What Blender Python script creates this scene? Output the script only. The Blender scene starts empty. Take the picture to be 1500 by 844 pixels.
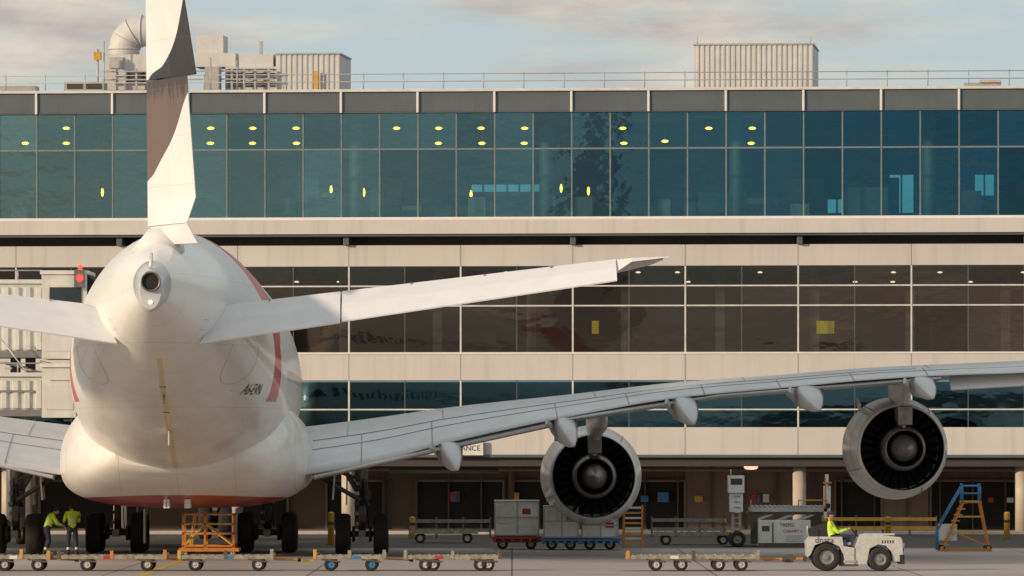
import bpy, bmesh, math, random
from mathutils import Vector, Matrix
random.seed(7)
F=9200.0; CH=4.07; HY=640.0
sc=bpy.context.scene
col=sc.collection
def gx(px,D): return (px-750.0)/F*D
def gz(py,D): return CH+(HY-py)/F*D

# ---------------------------------------------------------------- materials
def N(nt,t,**k):
    n=nt.nodes.new(t)
    for a,b in k.items(): setattr(n,a,b)
    return n
def mth(nt,op,a,b=None,c=None,clamp=False):
    n=nt.nodes.new('ShaderNodeMath'); n.operation=op; n.use_clamp=clamp
    for i,v in enumerate((a,b,c)):
        if v is None: continue
        if isinstance(v,(int,float)): n.inputs[i].default_value=v
        else: nt.links.new(v,n.inputs[i])
    return n.outputs[0]
def mixc(nt,f,a,b,bt='MIX'):
    n=nt.nodes.new('ShaderNodeMix'); n.data_type='RGBA'; n.blend_type=bt
    if isinstance(f,(int,float)): n.inputs[0].default_value=f
    else: nt.links.new(f,n.inputs[0])
    for i,v in ((6,a),(7,b)):
        if isinstance(v,tuple): n.inputs[i].default_value=(v[0],v[1],v[2],1)
        else: nt.links.new(v,n.inputs[i])
    return n.outputs[2]
def noise_(nt,vec,scale,detail=4,rough=.55,stretch=None):
    if stretch:
        mp=nt.nodes.new('ShaderNodeMapping'); mp.inputs['Scale'].default_value=stretch
        nt.links.new(vec,mp.inputs[0]); vec=mp.outputs[0]
    n=nt.nodes.new('ShaderNodeTexNoise'); n.inputs['Scale'].default_value=scale
    n.inputs['Detail'].default_value=detail; n.inputs['Roughness'].default_value=rough
    nt.links.new(vec,n.inputs['Vector']); return n.outputs[0]
def ramp(nt,f,a,b):
    n=nt.nodes.new('ShaderNodeMapRange'); n.inputs[1].default_value=a; n.inputs[2].default_value=b
    nt.links.new(f,n.inputs[0]); return n.outputs[0]
MATS={}
def base(name):
    m=bpy.data.materials.new(name); m.use_nodes=True
    nt=m.node_tree; b=nt.nodes['Principled BSDF']
    tc=nt.nodes.new('ShaderNodeTexCoord')
    return m,nt,b,tc.outputs['Object']
def mat(name,c,rough=.5,metal=0,var=.12,scale=2.5,streak=0,coat=0,bump=0,bscale=20,emit=0,dirt=0,dirtc=(.12,.09,.06)):
    if name in MATS: return MATS[name]
    m,nt,b,oc=base(name)
    n=noise_(nt,oc,scale)
    f=ramp(nt,n,.3,.7)
    cc=mixc(nt,f,tuple(x*(1-var) for x in c),tuple(min(1,x*(1+var)) for x in c))
    if streak:
        s=noise_(nt,oc,1.0,5,.6,(2.5,2.5,.12))
        cc=mixc(nt,mth(nt,'MULTIPLY',ramp(nt,s,.5,.75),streak),cc,tuple(x*.55 for x in c))
    if dirt:
        s=noise_(nt,oc,scale*2.3,8,.7)
        cc=mixc(nt,mth(nt,'MULTIPLY',ramp(nt,s,.45,.7),dirt),cc,dirtc)
    nt.links.new(cc,b.inputs['Base Color'])
    b.inputs['Roughness'].default_value=rough; b.inputs['Metallic'].default_value=metal
    b.inputs['Coat Weight'].default_value=coat; b.inputs['Coat Roughness'].default_value=.2
    if bump:
        bn=nt.nodes.new('ShaderNodeBump'); bn.inputs['Strength'].default_value=bump; bn.inputs['Distance'].default_value=.02
        nt.links.new(noise_(nt,oc,bscale,4),bn.inputs['Height']); nt.links.new(bn.outputs[0],b.inputs['Normal'])
    if emit:
        b.inputs['Emission Color'].default_value=(*c,1); b.inputs['Emission Strength'].default_value=emit
        try: m.cycles.emission_sampling='NONE'
        except Exception: pass
    MATS[name]=m; return m

M_band=mat('facade_cream_panel',(.575,.54,.51),.6,var=.05,scale=.4,streak=.32)
M_fin=mat('facade_white_fin',(.72,.70,.68),.45,var=.05)
M_par=mat('parapet_grey',(.095,.115,.128),.45,var=.12,scale=.5,streak=.3)
M_mul=mat('mullion_dark',(.10,.11,.11),.4)
M_mulw=mat('mullion_white',(.62,.61,.58),.4)
M_mulg=mat('mullion_grey',(.18,.22,.22),.4)
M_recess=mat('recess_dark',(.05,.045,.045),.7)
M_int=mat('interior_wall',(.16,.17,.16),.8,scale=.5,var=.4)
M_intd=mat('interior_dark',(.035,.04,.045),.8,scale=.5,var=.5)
M_lamp=mat('lamp_warm',(1,.50,.06),.5,var=0,emit=6.5)
M_lampw=mat('lamp_soft',(1,.80,.5),.5,var=0,emit=2.8)
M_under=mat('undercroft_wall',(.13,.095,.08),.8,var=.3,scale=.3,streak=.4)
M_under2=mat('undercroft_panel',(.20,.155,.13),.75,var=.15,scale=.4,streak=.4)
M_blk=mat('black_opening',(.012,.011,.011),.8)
M_colm=mat('column_concrete',(.50,.43,.36),.7,var=.12,streak=.3)
M_galv=mat('galvanised_steel',(.42,.41,.39),.45,.3,var=.15,streak=.3)
M_plant=mat('roof_plant_cladding',(.55,.54,.53),.55,var=.06,streak=.35)
M_ylw=mat('safety_yellow',(.62,.34,.03),.5,var=.15,dirt=.45)
M_org=mat('equipment_orange',(.60,.22,.03),.5,var=.15,dirt=.5)
M_blue=mat('equipment_blue',(.03,.20,.42),.45,var=.15,dirt=.3)
M_red=mat('equipment_red',(.42,.03,.02),.45,var=.15,dirt=.3)
M_tire=mat('tyre_rubber',(.018,.017,.017),.8,var=.3,scale=6)
M_hub=mat('wheel_hub',(.25,.25,.25),.5,.3,var=.2,scale=8,dirt=.5)
M_hubw=mat('wheel_hub_white',(.50,.48,.43),.5,var=.15,scale=8,dirt=.5)
M_gear=mat('gear_steel',(.20,.19,.185),.4,.4,var=.3,scale=5,dirt=.5)
M_geard=mat('gear_dark',(.05,.048,.046),.5,.3,var=.3,scale=5)
M_cart=mat('dolly_galvanised',(.33,.29,.23),.6,.1,var=.3,scale=4,dirt=.7)
M_cartd=mat('dolly_frame_dark',(.09,.075,.06),.7,var=.3,scale=4)
M_wht=mat('painted_white',(.72,.71,.67),.45,var=.06,dirt=.22,streak=.2)
M_tug=mat('tractor_paint',(.52,.53,.50),.42,var=.08,scale=4,dirt=.35,coat=.2)
M_seat=mat('vinyl_black',(.02,.02,.022),.5)
M_glassd=mat('dark_glazing',(.02,.03,.035),.08)
M_uld=mat('uld_aluminium',(.80,.79,.76),.5,.0,var=.12,scale=2,dirt=.15,bump=.6,bscale=7)
M_redlamp=mat('lamp_red',(1,.03,.02),.4,var=0,emit=4)
M_hv=mat('hi_vis_yellow',(.55,.80,.04),.7,var=.15,scale=14,bump=.5,bscale=25)
M_navy=mat('navy_trousers',(.02,.025,.05),.8,var=.2,scale=12)
M_skin=mat('skin',(.50,.27,.18),.55,var=.1,scale=20)
M_hair=mat('hair_dark',(.02,.014,.01),.7)
M_boot=mat('boot_black',(.015,.014,.013),.6)
M_refl=mat('reflective_tape',(.65,.66,.66),.35)
M_txt=mat('lettering_dark',(.03,.03,.035),.5)
M_jb=mat('bridge_cladding',(.58,.57,.54),.5,var=.08,streak=.35)
M_jbd=mat('bridge_frame',(.2,.2,.2),.5,.2)
M_ac=mat('aircraft_grey',(.52,.535,.55),.34,.05,var=.08,scale=.8,dirt=.18,dirtc=(.2,.17,.14),coat=.2)
M_acw=mat('aircraft_white',(.72,.73,.745),.38,var=.04,scale=.7,dirt=.10,dirtc=(.35,.28,.2),coat=.1)
M_seam=mat('panel_seam',(.18,.18,.18),.5)
M_seaml=mat('panel_seam_light',(.46,.44,.42),.5)
M_duct=mat('engine_duct_dark',(.008,.008,.009),.5,.3)
M_vane=mat('engine_vane',(.020,.020,.022),.4,.6)
M_core=mat('engine_core_metal',(.22,.20,.185),.42,.7,var=.25,scale=3,dirt=.3)
M_plug=mat('engine_plug_metal',(.26,.24,.225),.45,.6,var=.2,scale=4)
M_nac=mat('nacelle_paint',(.74,.735,.725),.28,.0,var=.06,scale=1.2,dirt=.25,dirtc=(.3,.24,.18),coat=.5)
M_ysign=mat('yellow_notice',(.8,.65,.02),.6,emit=.25)
m=bpy.data.materials.new('blue_window_film'); m.use_nodes=True; nt=m.node_tree
nt.nodes.remove(nt.nodes['Principled BSDF']); t_=N(nt,'ShaderNodeBsdfTransparent'); t_.inputs[0].default_value=(.22,.78,1,1); nt.links.new(t_.outputs[0],nt.nodes['Material Output'].inputs[0]); M_film=m

# ---------------------------------------------------------------- mesh builder
class MB:
    def __init__(s): s.v=[];s.f=[];s.mi=[];s.sm=[];s.mats=[]
    def add(s,vs,fs,m,smooth=False):
        if m not in s.mats: s.mats.append(m)
        k=s.mats.index(m); o=len(s.v); s.v+= [tuple(v) for v in vs]
        for f in fs: s.f.append([i+o for i in f]); s.mi.append(k); s.sm.append(smooth)
    def box(s,x0,x1,y0,y1,z0,z1,m):
        v=[(x,y,z) for x in (x0,x1) for y in (y0,y1) for z in (z0,z1)]
        s.add(v,[(0,1,3,2),(4,6,7,5),(0,4,5,1),(2,3,7,6),(0,2,6,4),(1,5,7,3)],m)
    def obox(s,p0,p1,w,h,m):
        p0=Vector(p0);p1=Vector(p1);d=(p1-p0).normalized()
        up=Vector((0,0,1)) if abs(d.z)<.95 else Vector((0,1,0))
        a=d.cross(up).normalized();b=a.cross(d)
        v=[p+a*(i*w/2)+b*(j*h/2) for p in (p0,p1) for i,j in ((-1,-1),(1,-1),(1,1),(-1,1))]
        s.add(v,[(0,1,2,3),(4,7,6,5),(0,4,5,1),(1,5,6,2),(2,6,7,3),(3,7,4,0)],m)
    def cyl(s,p0,p1,r0,m,r1=None,n=12,caps=True):
        if r1 is None:r1=r0
        p0=Vector(p0);p1=Vector(p1);d=(p1-p0).normalized()
        up=Vector((0,0,1)) if abs(d.z)<.9 else Vector((1,0,0))
        a=d.cross(up).normalized();b=d.cross(a)
        v=[]
        for p,r in((p0,r0),(p1,r1)):
            for i in range(n):
                t=2*math.pi*i/n; v.append(p+a*(math.cos(t)*r)+b*(math.sin(t)*r))
        s.add(v,[(i,(i+1)%n,n+(i+1)%n,n+i) for i in range(n)],m,True)
        if caps: s.add(v,[tuple(range(n)),tuple(range(2*n-1,n-1,-1))],m)
    def loft(s,rings,m,c0=True,c1=True,smooth=True,closed=True):
        n=len(rings[0]); v=[p for r in rings for p in r]; fs=[]
        for k in range(len(rings)-1):
            for i in range(n if closed else n-1):
                j=(i+1)%n; fs.append((k*n+i,k*n+j,(k+1)*n+j,(k+1)*n+i))
        s.add(v,fs,m,smooth)
        if c0: s.add(rings[0],[tuple(range(n))],m)
        if c1: s.add(rings[-1],[tuple(range(n-1,-1,-1))],m)
    def rev(s,c,ax,prof,m,n=32,smooth=True):
        rings=[]
        for a,r in prof:
            R=[]
            for i in range(n):
                t=2*math.pi*i/n; q=(r*math.cos(t),r*math.sin(t))
                if ax=='x':R.append((c[0]+a,c[1]+q[0],c[2]+q[1]))
                elif ax=='y':R.append((c[0]+q[0],c[1]+a,c[2]+q[1]))
                else:R.append((c[0]+q[0],c[1]+q[1],c[2]+a))
            rings.append(R)
        s.loft(rings,m,False,False,smooth)
    def wheel(s,c,r,w,ax,tire,hub,n=24):
        h=w/2
        s.rev(c,ax,[(-h*.75,r*.52),(-h,r*.6),(-h,r*.86),(-h*.8,r*.97),(-h*.3,r),(h*.3,r),(h*.8,r*.97),(h,r*.86),(h,r*.6),(h*.75,r*.52)],tire,n)
        s.rev(c,ax,[(-h*.75,r*.52),(-h*.45,r*.46),(-h*.4,r*.22),(-h*.8,r*.18),(-h*.8,.001)],hub,n)
        s.rev(c,ax,[(h*.75,r*.52),(h*.45,r*.46),(h*.4,r*.22),(h*.8,r*.18),(h*.8,.001)],hub,n)
    def corr(s,x0,x1,y,z0,z1,pitch,dep,m):
        n=max(2,int((x1-x0)/pitch)); v=[];P=[]
        for i in range(n):
            a=x0+(x1-x0)*i/n; w=(x1-x0)/n
            P+=[(a,0),(a+w*.4,0),(a+w*.5,-dep),(a+w*.9,-dep)]
        P.append((x1,0))
        for a,d in P: v+=[(a,y+d,z0),(a,y+d,z1)]
        s.add(v,[(2*i,2*i+2,2*i+3,2*i+1) for i in range(len(P)-1)],m)
    def obj(s,name,parent=None,bevel=0,norm=True):
        me=bpy.data.meshes.new(name); me.from_pydata(s.v,[],s.f)
        for m in s.mats: me.materials.append(m)
        me.polygons.foreach_set('material_index',s.mi); me.polygons.foreach_set('use_smooth',s.sm)
        if norm:
            bm=bmesh.new(); bm.from_mesh(me)
            bmesh.ops.remove_doubles(bm,verts=bm.verts,dist=1e-5) if len(s.v)<60000 else None
            bmesh.ops.recalc_face_normals(bm,faces=bm.faces); bm.to_mesh(me); bm.free()
        o=bpy.data.objects.new(name,me); col.objects.link(o)
        if parent: o.parent=parent
        if bevel:
            b=o.modifiers.new('bevel','BEVEL'); b.width=bevel; b.segments=2; b.limit_method='ANGLE'; b.angle_limit=math.radians(40)
        return o
def empty(name,loc=(0,0,0),rz=0):
    e=bpy.data.objects.new(name,None); e.location=loc; e.rotation_euler=(0,0,rz); e.empty_display_size=.5; col.objects.link(e); return e
def text(name,parent,s,size,loc,m,rot=(math.pi/2,0,0),ext=.004):
    c=bpy.data.curves.new(name,'FONT'); c.body=s; c.size=size; c.extrude=ext; c.align_x='CENTER'; c.align_y='CENTER'
    c.materials.append(m); o=bpy.data.objects.new(name,c); o.location=loc; o.rotation_euler=rot; o.parent=parent; col.objects.link(o); return o
def cr(keys,x):
    if x<=keys[0][0]: return keys[0][1:]
    if x>=keys[-1][0]: return keys[-1][1:]
    for i in range(len(keys)-1):
        if keys[i][0]<=x<=keys[i+1][0]: break
    k1,k2=keys[i],keys[i+1]; k0=keys[i-1] if i>0 else None; k3=keys[i+2] if i+2<len(keys) else None
    h=k2[0]-k1[0]; t=(x-k1[0])/h; out=[]
    for j in range(1,len(k1)):
        d=(k2[j]-k1[j])/h
        d0=(k1[j]-k0[j])/(k1[0]-k0[0]) if k0 else d
        d3=(k3[j]-k2[j])/(k3[0]-k2[0]) if k3 else d
        m1=0 if d0*d<=0 else 2*d0*d/(d0+d); m2=0 if d3*d<=0 else 2*d3*d/(d3+d)
        if not k0:m1=d
        if not k3:m2=d
        t2=t*t;t3=t2*t
        out.append((2*t3-3*t2+1)*k1[j]+(t3-2*t2+t)*h*m1+(-2*t3+3*t2)*k2[j]+(t3-t2)*h*m2)
    return tuple(out)

# ================================================================ GROUND
def sheet(name,x0,x1,y0,y1,z,m):
    b=MB(); b.add([(x0,y0,z),(x1,y0,z),(x1,y1,z),(x0,y1,z)],[(0,1,2,3)],m); return b.obj(name)
m,nt,b,oc=base('apron_concrete')
n1=noise_(nt,oc,.15,6); n2=noise_(nt,oc,3,6,.7); n3=noise_(nt,oc,.6,5,.6,(.15,1.5,1))
c=mixc(nt,ramp(nt,n1,.3,.7),(.36,.305,.28),(.45,.395,.365))
c=mixc(nt,mth(nt,'MULTIPLY',ramp(nt,n2,.5,.8),.5),c,(.2,.17,.15))
c=mixc(nt,mth(nt,'MULTIPLY',ramp(nt,n3,.52,.7),.5),c,(.2,.175,.16))
br=nt.nodes.new('ShaderNodeTexBrick'); br.offset=0; br.inputs['Scale'].default_value=1; br.inputs['Brick Width'].default_value=6; br.inputs['Row Height'].default_value=6; br.inputs['Mortar Size'].default_value=.03
br.inputs['Color1'].default_value=br.inputs['Color2'].default_value=(1,1,1,1); br.inputs['Mortar'].default_value=(.25,.22,.2,1)
nt.links.new(oc,br.inputs['Vector']); c=mixc(nt,1.0,c,br.outputs[0],'MULTIPLY')
nt.links.new(c,b.inputs['Base Color']); b.inputs['Roughness'].default_value=.7
M_apron=m
sheet('ground',-4000,4000,-4000,6000,0,M_apron)
M_asph=mat('asphalt',(.05,.045,.042),.85,var=.3,scale=.6,dirt=.3,dirtc=(.10,.085,.07))
sheet('service_road',-120,120,229,262,.004,M_asph)
M_lin=mat('road_paint_white',(.62,.60,.56),.6,dirt=.5); M_liny=mat('road_paint_yellow',(.65,.42,.04),.6,dirt=.5)
sheet('road_edge_line',-120,120,229.6,229.85,.008,M_lin)
sheet('road_edge_line',-120,120,261,261.2,.008,M_lin)
sheet('apron_guide_line',-11.0,-10.75,130,226,.004,M_liny)
sheet('apron_stand_line',-120,120,186.0,186.2,.006,M_liny)
b=MB(); b.box(-120,120,262,262.3,0,.14,M_colm); b.obj('kerb',bevel=.02)

# ================================================================ TERMINAL BUILDING
TH=.0947; c_=math.cos(TH); s_=math.sin(TH); YB=270.0
BLD=empty('airport_terminal',(0,YB,0),-TH)
def fu(px,v=0):
    t=(px-750)/F; return (t*(YB+v*c_)-v*s_)/(c_+t*s_)
def fz(py,px=750,v=0):
    u=fu(px,v); return CH+(HY-py)/F*(YB-u*s_+v*c_)
U0,U1=-62.0,62.0
def glass(name,tr,gl,fac,bump,sc):
    m=bpy.data.materials.new(name); m.use_nodes=True; nt=m.node_tree
    for n in list(nt.nodes): nt.nodes.remove(n)
    out=N(nt,'ShaderNodeOutputMaterial'); mx=N(nt,'ShaderNodeMixShader'); mx.inputs[0].default_value=fac
    T=N(nt,'ShaderNodeBsdfTransparent'); T.inputs[0].default_value=(*tr,1)
    G=N(nt,'ShaderNodeBsdfGlossy'); G.inputs['Roughness'].default_value=.03
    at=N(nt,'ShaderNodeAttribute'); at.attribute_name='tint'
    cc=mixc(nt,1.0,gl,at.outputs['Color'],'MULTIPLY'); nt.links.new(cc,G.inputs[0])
    tc=N(nt,'ShaderNodeTexCoord'); nz=noise_(nt,tc.outputs['Object'],sc,3,.5,(1,1,1.8))
    bm=N(nt,'ShaderNodeBump'); bm.inputs['Strength'].default_value=bump; bm.inputs['Distance'].default_value=.02
    nt.links.new(nz,bm.inputs['Height']); nt.links.new(bm.outputs[0],G.inputs['Normal'])
    nt.links.new(T.outputs[0],mx.inputs[1]); nt.links.new(G.outputs[0],mx.inputs[2]); nt.links.new(mx.outputs[0],out.inputs[0])
    return m
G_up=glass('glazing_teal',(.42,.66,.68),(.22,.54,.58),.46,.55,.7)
G_lo=glass('glazing_bronze',(.50,.52,.50),(.30,.235,.18),.32,.34,.45)
G_l3=glass('glazing_blue',(.30,.50,.55),(.15,.29,.34),.34,.28,.5)
def panes(name,us,zs,mt,tintf,v=.06):
    vs=[];fs=[];tn=[]
    for i in range(len(us)-1):
        for j in range(len(zs)-1):
            a=random.gauss(0,.0022);bb=random.gauss(0,.0018)-.003
            x0,x1,z0,z1=us[i],us[i+1],zs[j],zs[j+1]; w=(x1-x0)/2;h=(z1-z0)/2
            o=len(vs)
            for sx,sz in((-1,-1),(1,-1),(1,1),(-1,1)):
                vs.append(((x0+x1)/2+sx*w,v+a*sx*w-bb*sz*h,(z0+z1)/2+sz*h))
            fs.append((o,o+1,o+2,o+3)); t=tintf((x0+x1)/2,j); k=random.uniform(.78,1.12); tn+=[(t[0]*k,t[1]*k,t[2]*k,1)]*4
    me=bpy.data.meshes.new(name); me.from_pydata(vs,[],fs); me.materials.append(mt)
    ca=me.color_attributes.new('tint','FLOAT_COLOR','CORNER')
    for i,t in enumerate(tn): ca.data[i].color=t
    o=bpy.data.objects.new(name,me); col.objects.link(o); o.parent=BLD
def lerp(a,b,t): return tuple(x+(y-x)*t for x,y in zip(a,b))
ua=fu(54); du=(fu(1405)-ua)/24
k0=math.ceil((U0-ua)/du); k1=math.floor((U1-ua)/du)
us=[ua+du*k for k in range(k0,k1+1)]
zA,zB,zC=fz(318),fz(218),fz(163)
def sky_refl_tint(u,j):  # varying sky reflection painted into pane colour: pale sage left, dark navy right
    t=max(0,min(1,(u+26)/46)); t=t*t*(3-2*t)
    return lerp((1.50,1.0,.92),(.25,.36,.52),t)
panes('upper_glazing',us,[zA,zB,zC],G_up,sky_refl_tint)
b=MB()
for i,u in enumerate(us):
    b.box(u-.03,u+.03,-.03,.10,zA,zC,M_mulg)
b.box(us[0],us[-1],-.02,.11,zB-.035,zB+.035,M_mulg)
b.obj('upper_mullions',BLD)
b=MB()
zP=fz(134)
b.box(U0,U1,-.10,.5,zC,zP,M_par)
b.box(U0,U1,-.22,.6,zP,zP+.12,M_mulw)
for i,u in enumerate(us):
    if (i+k0)%2==0: b.box(u-.05,u+.05,-.20,-.10,zC-.05,zP,M_fin)
b.box(U0,U1,-.13,-.0,zC-.06,zC,M_mul)
z1,z2=fz(343),fz(322)
b.box(U0,U1,-.55,.3,z1+.0,z2,M_band); b.box(U0,U1,-.35,.3,z2,zA,M_fin)
b.box(U0,U1,-.45,.3,z1-.10,z1,M_par)
z3,z4=fz(390),fz(359)
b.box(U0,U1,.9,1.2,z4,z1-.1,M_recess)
b.box(U0,U1,0,1.2,z3,z4,M_band)
for px in (508,840,1172,1504,176,-150,1836): 
    u=fu(px); b.box(u-.12,u+.12,-.25,.9,z4,z1-.1,M_mul)
b.obj('roof_parapet_and_beam',BLD,bevel=.015)
b=MB()
z5,z6=fz(557),fz(517); z7,z8=fz(666),fz(626)
b.box(U0,U1,0,1.2,z5,z6,M_band); b.box(U0,U1,-.06,1.2,z7,z8,M_band)
b.box(U0,U1,-.10,1.2,z7-.12,z7,M_par)
b.box(U0,U1,-.03,.08,z6-.05,z6+.03,M_fin)
ul=fu(511); dl=(fu(1335)-ul)/5
ks=range(math.ceil((U0-ul)/dl),math.floor((U1-ul)/dl)+1)
us2=[ul+dl*k/2 for k in range(2*ks[0],2*ks[-1]+1)]
for k in ks:
    u=ul+dl*k
    for za,zb,pp in((z5,z6,-.006),(z7,z8,-.066),(z3,z4,-.006)): b.box(u-.012,u+.012,pp,0.01,za,zb,M_seam)
b.obj('spandrel_bands',BLD)
zs2=[z6,fz(448),fz(419),z3]
panes('middle_glazing',us2,zs2,G_lo,lambda u,j:(1,1,1) if j<2 else (.7,.8,.9),.16)
zs3=[z8,fz(600),z5]
panes('lower_glazing',us2,zs3,G_l3,lambda u,j:(1,1,1),.16)
b=MB()
for i,u in enumerate(us2):
    if i%2==0:
        b.box(u-.035,u+.035,.02,.2,z6,z3,M_mulw); b.box(u-.035,u+.035,.02,.2,z8,z5,M_mulw)
    else:
        b.box(u-.02,u+.02,.06,.2,z6,z3,M_mul); b.box(u-.02,u+.02,.06,.2,z8,z5,M_mul)
for z in zs2[1:3]: b.box(U0,U1,.04,.2,z-.03,z+.03,M_mulw)
b.box(U0,U1,.04,.2,zs3[1]-.03,zs3[1]+.03,M_mulw)
b.obj('lower_mullions',BLD)
b=MB()
b.box(U0,U1,.3,22,zA-.5,zA-.02,M_intd); b.box(U0,U1,.5,22,zC+.02,zP-.05,M_int)
holes=[(fu(1303,21),fu(1338,21)),(fu(1428,21),fu(1456,21)),(fu(1212,21),fu(1240,21)),(fu(690,21),fu(796,21))]
hz=[(fz(312,1300,21),fz(256,1300,21)),(fz(292,1400,21),fz(256,1400,21)),(fz(312,1240,21),fz(292,1240,21)),(fz(281,740,21),fz(270,740,21))]
hs=sorted(zip(holes,hz)); x=U0
for (a,c2),(za,zb) in hs:
    b.box(x,a,21,21.3,zA-.1,zC+.1,M_int); b.box(a,c2,21,21.3,zA-.1,za,M_int); b.box(a,c2,21,21.3,zb,zC+.1,M_int)
    b.add([(a,21.15,za),(c2,21.15,za),(c2,21.15,zb),(a,21.15,zb)],[(0,1,2,3)],M_film)
    nn_=max(2,int((c2-a)/.5))
    for i in range(1,nn_): q=a+(c2-a)*i/nn_; b.box(q-.04,q+.04,21,21.1,za,zb,M_mul)
    x=c2
b.box(x,U1,21,21.3,zA-.1,zC+.1,M_int)
for k in range(-7,8):
    u=k*8.3+1.2; b.cyl((u,3,zA),(u,3,zC),.3,M_colm,n=14)
for k in range(80):
    u=random.uniform(-28,26); v=random.uniform(1.5,15); w=random.uniform(.5,2.2); h=random.choice([.8,1.0,1.1,1.3,2.2])
    b.box(u,u+w,v,v+.5,zA,zA+h,random.choice([M_int,M_intd,M_colm,M_intd]))
b.box(U0,U1,1.3,14,z3+.02,z4-.1,M_int); b.box(U0,U1,1.3,14,z5+.2,z6-.1,M_intd); b.box(U0,U1,12,12.3,z6,z3,M_intd)
b.box(U0,U1,1.3,10,z7+.1,z8-.1,M_intd); b.box(U0,U1,9.5,9.8,z8,z5,M_intd)
for k in range(-14,15):
    u=k*4.1+.6; b.box(u-.2,u+.2,2.5,3,z6,z3,M_int)
    if random.random()<.5: b.box(u+.8,u+2.4,4,4.6,z6,z6+random.uniform(1,2.2),M_intd)
for px,w in((872,10),(1209,26)):
    b.box(fu(px-w/2,1.2),fu(px+w/2,1.2),1.2,1.25,fz(489,px,1.2),fz(470,px,1.2),M_ysign)
b.obj('interior_structure',BLD)
b=MB()
def lampe(px,py,v,w=.17,h=.07,mm=M_lamp):
    u=fu(px,v); z=fz(py,px,v)
    b.rev((u,v,z),'z',[(-h,.001),(-h*.8,w*.6),(0,w),(h*.8,w*.6),(h,.001)],mm,12)
    b.cyl((u,v,z+h),(u,v,zC+.03 if py<300 else z3+.05),.012,M_mul,n=5)
for px in (38,98,308,370,434,580,642,705,768,913,1039,1101,1308-1000+0):
    for py,v in((188,6),(210,9)):
        if px in(38,) and py==188: continue
        if px in(580,1039) and py==210: continue
        lampe(px+random.uniform(-1,1),py,v)
lampe(974,207,9)
for px,py in((435,282),(485,278),(533,282),(690,285),(822,276),(862,280),(150,282)):
    lampe(px,py,9,.07,.2,M_lamp)
for px in range(440,1500,62):
    for py,v in ((399,3),(413,7)):
        if random.random()<.55: lampe(px+random.uniform(-12,12),py,v,.12,.04,M_lampw)
b.obj('interior_pendant_lamps',BLD)
b=MB()
zr=zP+.12
b.box(U0,U1,.6,30,zP-.05,zP+.02,M_par)
d=fu(58)-fu(0)
nr=int((U1-U0)/d)
for i in range(nr+1):
    u=U0+i*d; b.cyl((u,.3,zr),(u,.3,fz(105)),.025,M_galv,n=6)
for py in(107,118): b.cyl((U0,.3,fz(py)),(U1,.3,fz(py)),.022,M_galv,n=6)
b.obj('roof_guard_rail',BLD)
def plantbox(b,px0,px1,pyt,v,dep,m=M_plant):
    u0,u1=fu(px0,v),fu(px1,v); zt=fz(pyt,(px0+px1)/2,v); zb=zP
    b.corr(u0,u1,v,zb,zt,.22,.04,m); b.box(u0,u1,v+.01,v+dep,zb,zt-.02,m)
    b.box(u0-.04,u1+.04,v-.08,v+dep+.04,zt,zt+.07,M_galv)
b=MB(); plantbox(b,1017,1191,66,5,5)
for px in(1021,1187): b.cyl((fu(px,5),5.2,fz(64,px,5)),(fu(px,5),5.2,fz(55,px,5)),.02,M_galv,n=5)
b.box(fu(1412,4),fu(1466,4),4,5,zP,fz(121,1440,4),M_galv); b.box(fu(1435,4),fu(1466,4),3.9,5,fz(121,1440,4),fz(117,1440,4),M_colm)
b.obj('roof_plant_room',BLD)
b=MB()
plantbox(b,404,498,80,6,4)
v=6.5
def rb(px0,px1,pya,pyb,v0,v1,m=M_galv): b.box(fu(px0,v0),fu(px1,v0),v0,v1,fz(pyb,px0,v0),fz(pya,px0,v0),m)
rb(330,404,98,132,6,8,M_plant); rb(350,400,80,98,6.2,7.5,M_plant); rb(287,327,52,78,7,8.5,M_plant); rb(285,345,78,98,6.6,8.5,M_plant)
rb(155,215,80,132,6,9,M_plant); rb(160,180,84,100,5.9,6,M_galv); rb(186,212,104,120,5.9,6,M_recess)
rb(94,152,120,134,4,5,M_galv); rb(98,120,122,130,3.95,4,M_recess); rb(126,148,122,130,3.95,4,M_recess); rb(0,52,126,134,4,5,M_galv)
rb(300,322,98,132,5.4,5.9,M_galv); rb(380,384,60,80,7,7.2,M_galv); rb(460,466,104,130,5.7,5.8,M_ylw)
for px in(170,198,226,240,262,312,338,356,372,392): rb(px,px+3,100,132,5.6,5.7,M_galv)
for py in(104,116): rb(150,400,py,py+2,5.5,5.6,M_galv)
for i in range(5): rb(334,402,101+i*6,103+i*6,5.92,6,M_mul)
cx0,cz0=fu(208,7.5),fz(72,208,7.5); Rr=fu(208,7.5)-fu(182,7.5); rr=.68; rings=[]
for i in range(-1,14):
    if i<0: c0=Vector((cx0-Rr,7.5,cz0-.6)); ax=Vector((1,0,0))
    elif i>12: c0=Vector((cx0+1.2,7.5,cz0+Rr)); ax=Vector((0,0,-1))
    else:
        a=math.pi/2*i/12; c0=Vector((cx0-Rr*math.cos(a),7.5,cz0+Rr*math.sin(a))); ax=Vector((math.cos(a),0,-math.sin(a)))
    rings.append([c0+ax*(rr*math.cos(t))+Vector((0,1,0))*(rr*math.sin(t)) for t in[2*math.pi*j/24 for j in range(24)]])
    if i in(0,4,8,12):
        R2=[[c0+(ax*math.cos(t)+Vector((0,1,0))*math.sin(t))*q+ax.cross(Vector((0,1,0)))*o_ for t in[2*math.pi*j/24 for j in range(24)]] for q,o_ in((rr,-.03),(rr+.05,-.03),(rr+.05,.03),(rr,.03))]
        b.loft(R2,M_plant,False,False)
b.loft(rings,M_plant)
u=fu(143,5); b.cyl((u,5,zP),(u,5,fz(72,143,5)),.05,M_galv,n=8); b.box(u-.16,u+.16,4.9,5.1,fz(88,143,5),fz(76,143,5),M_ylw)
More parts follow.
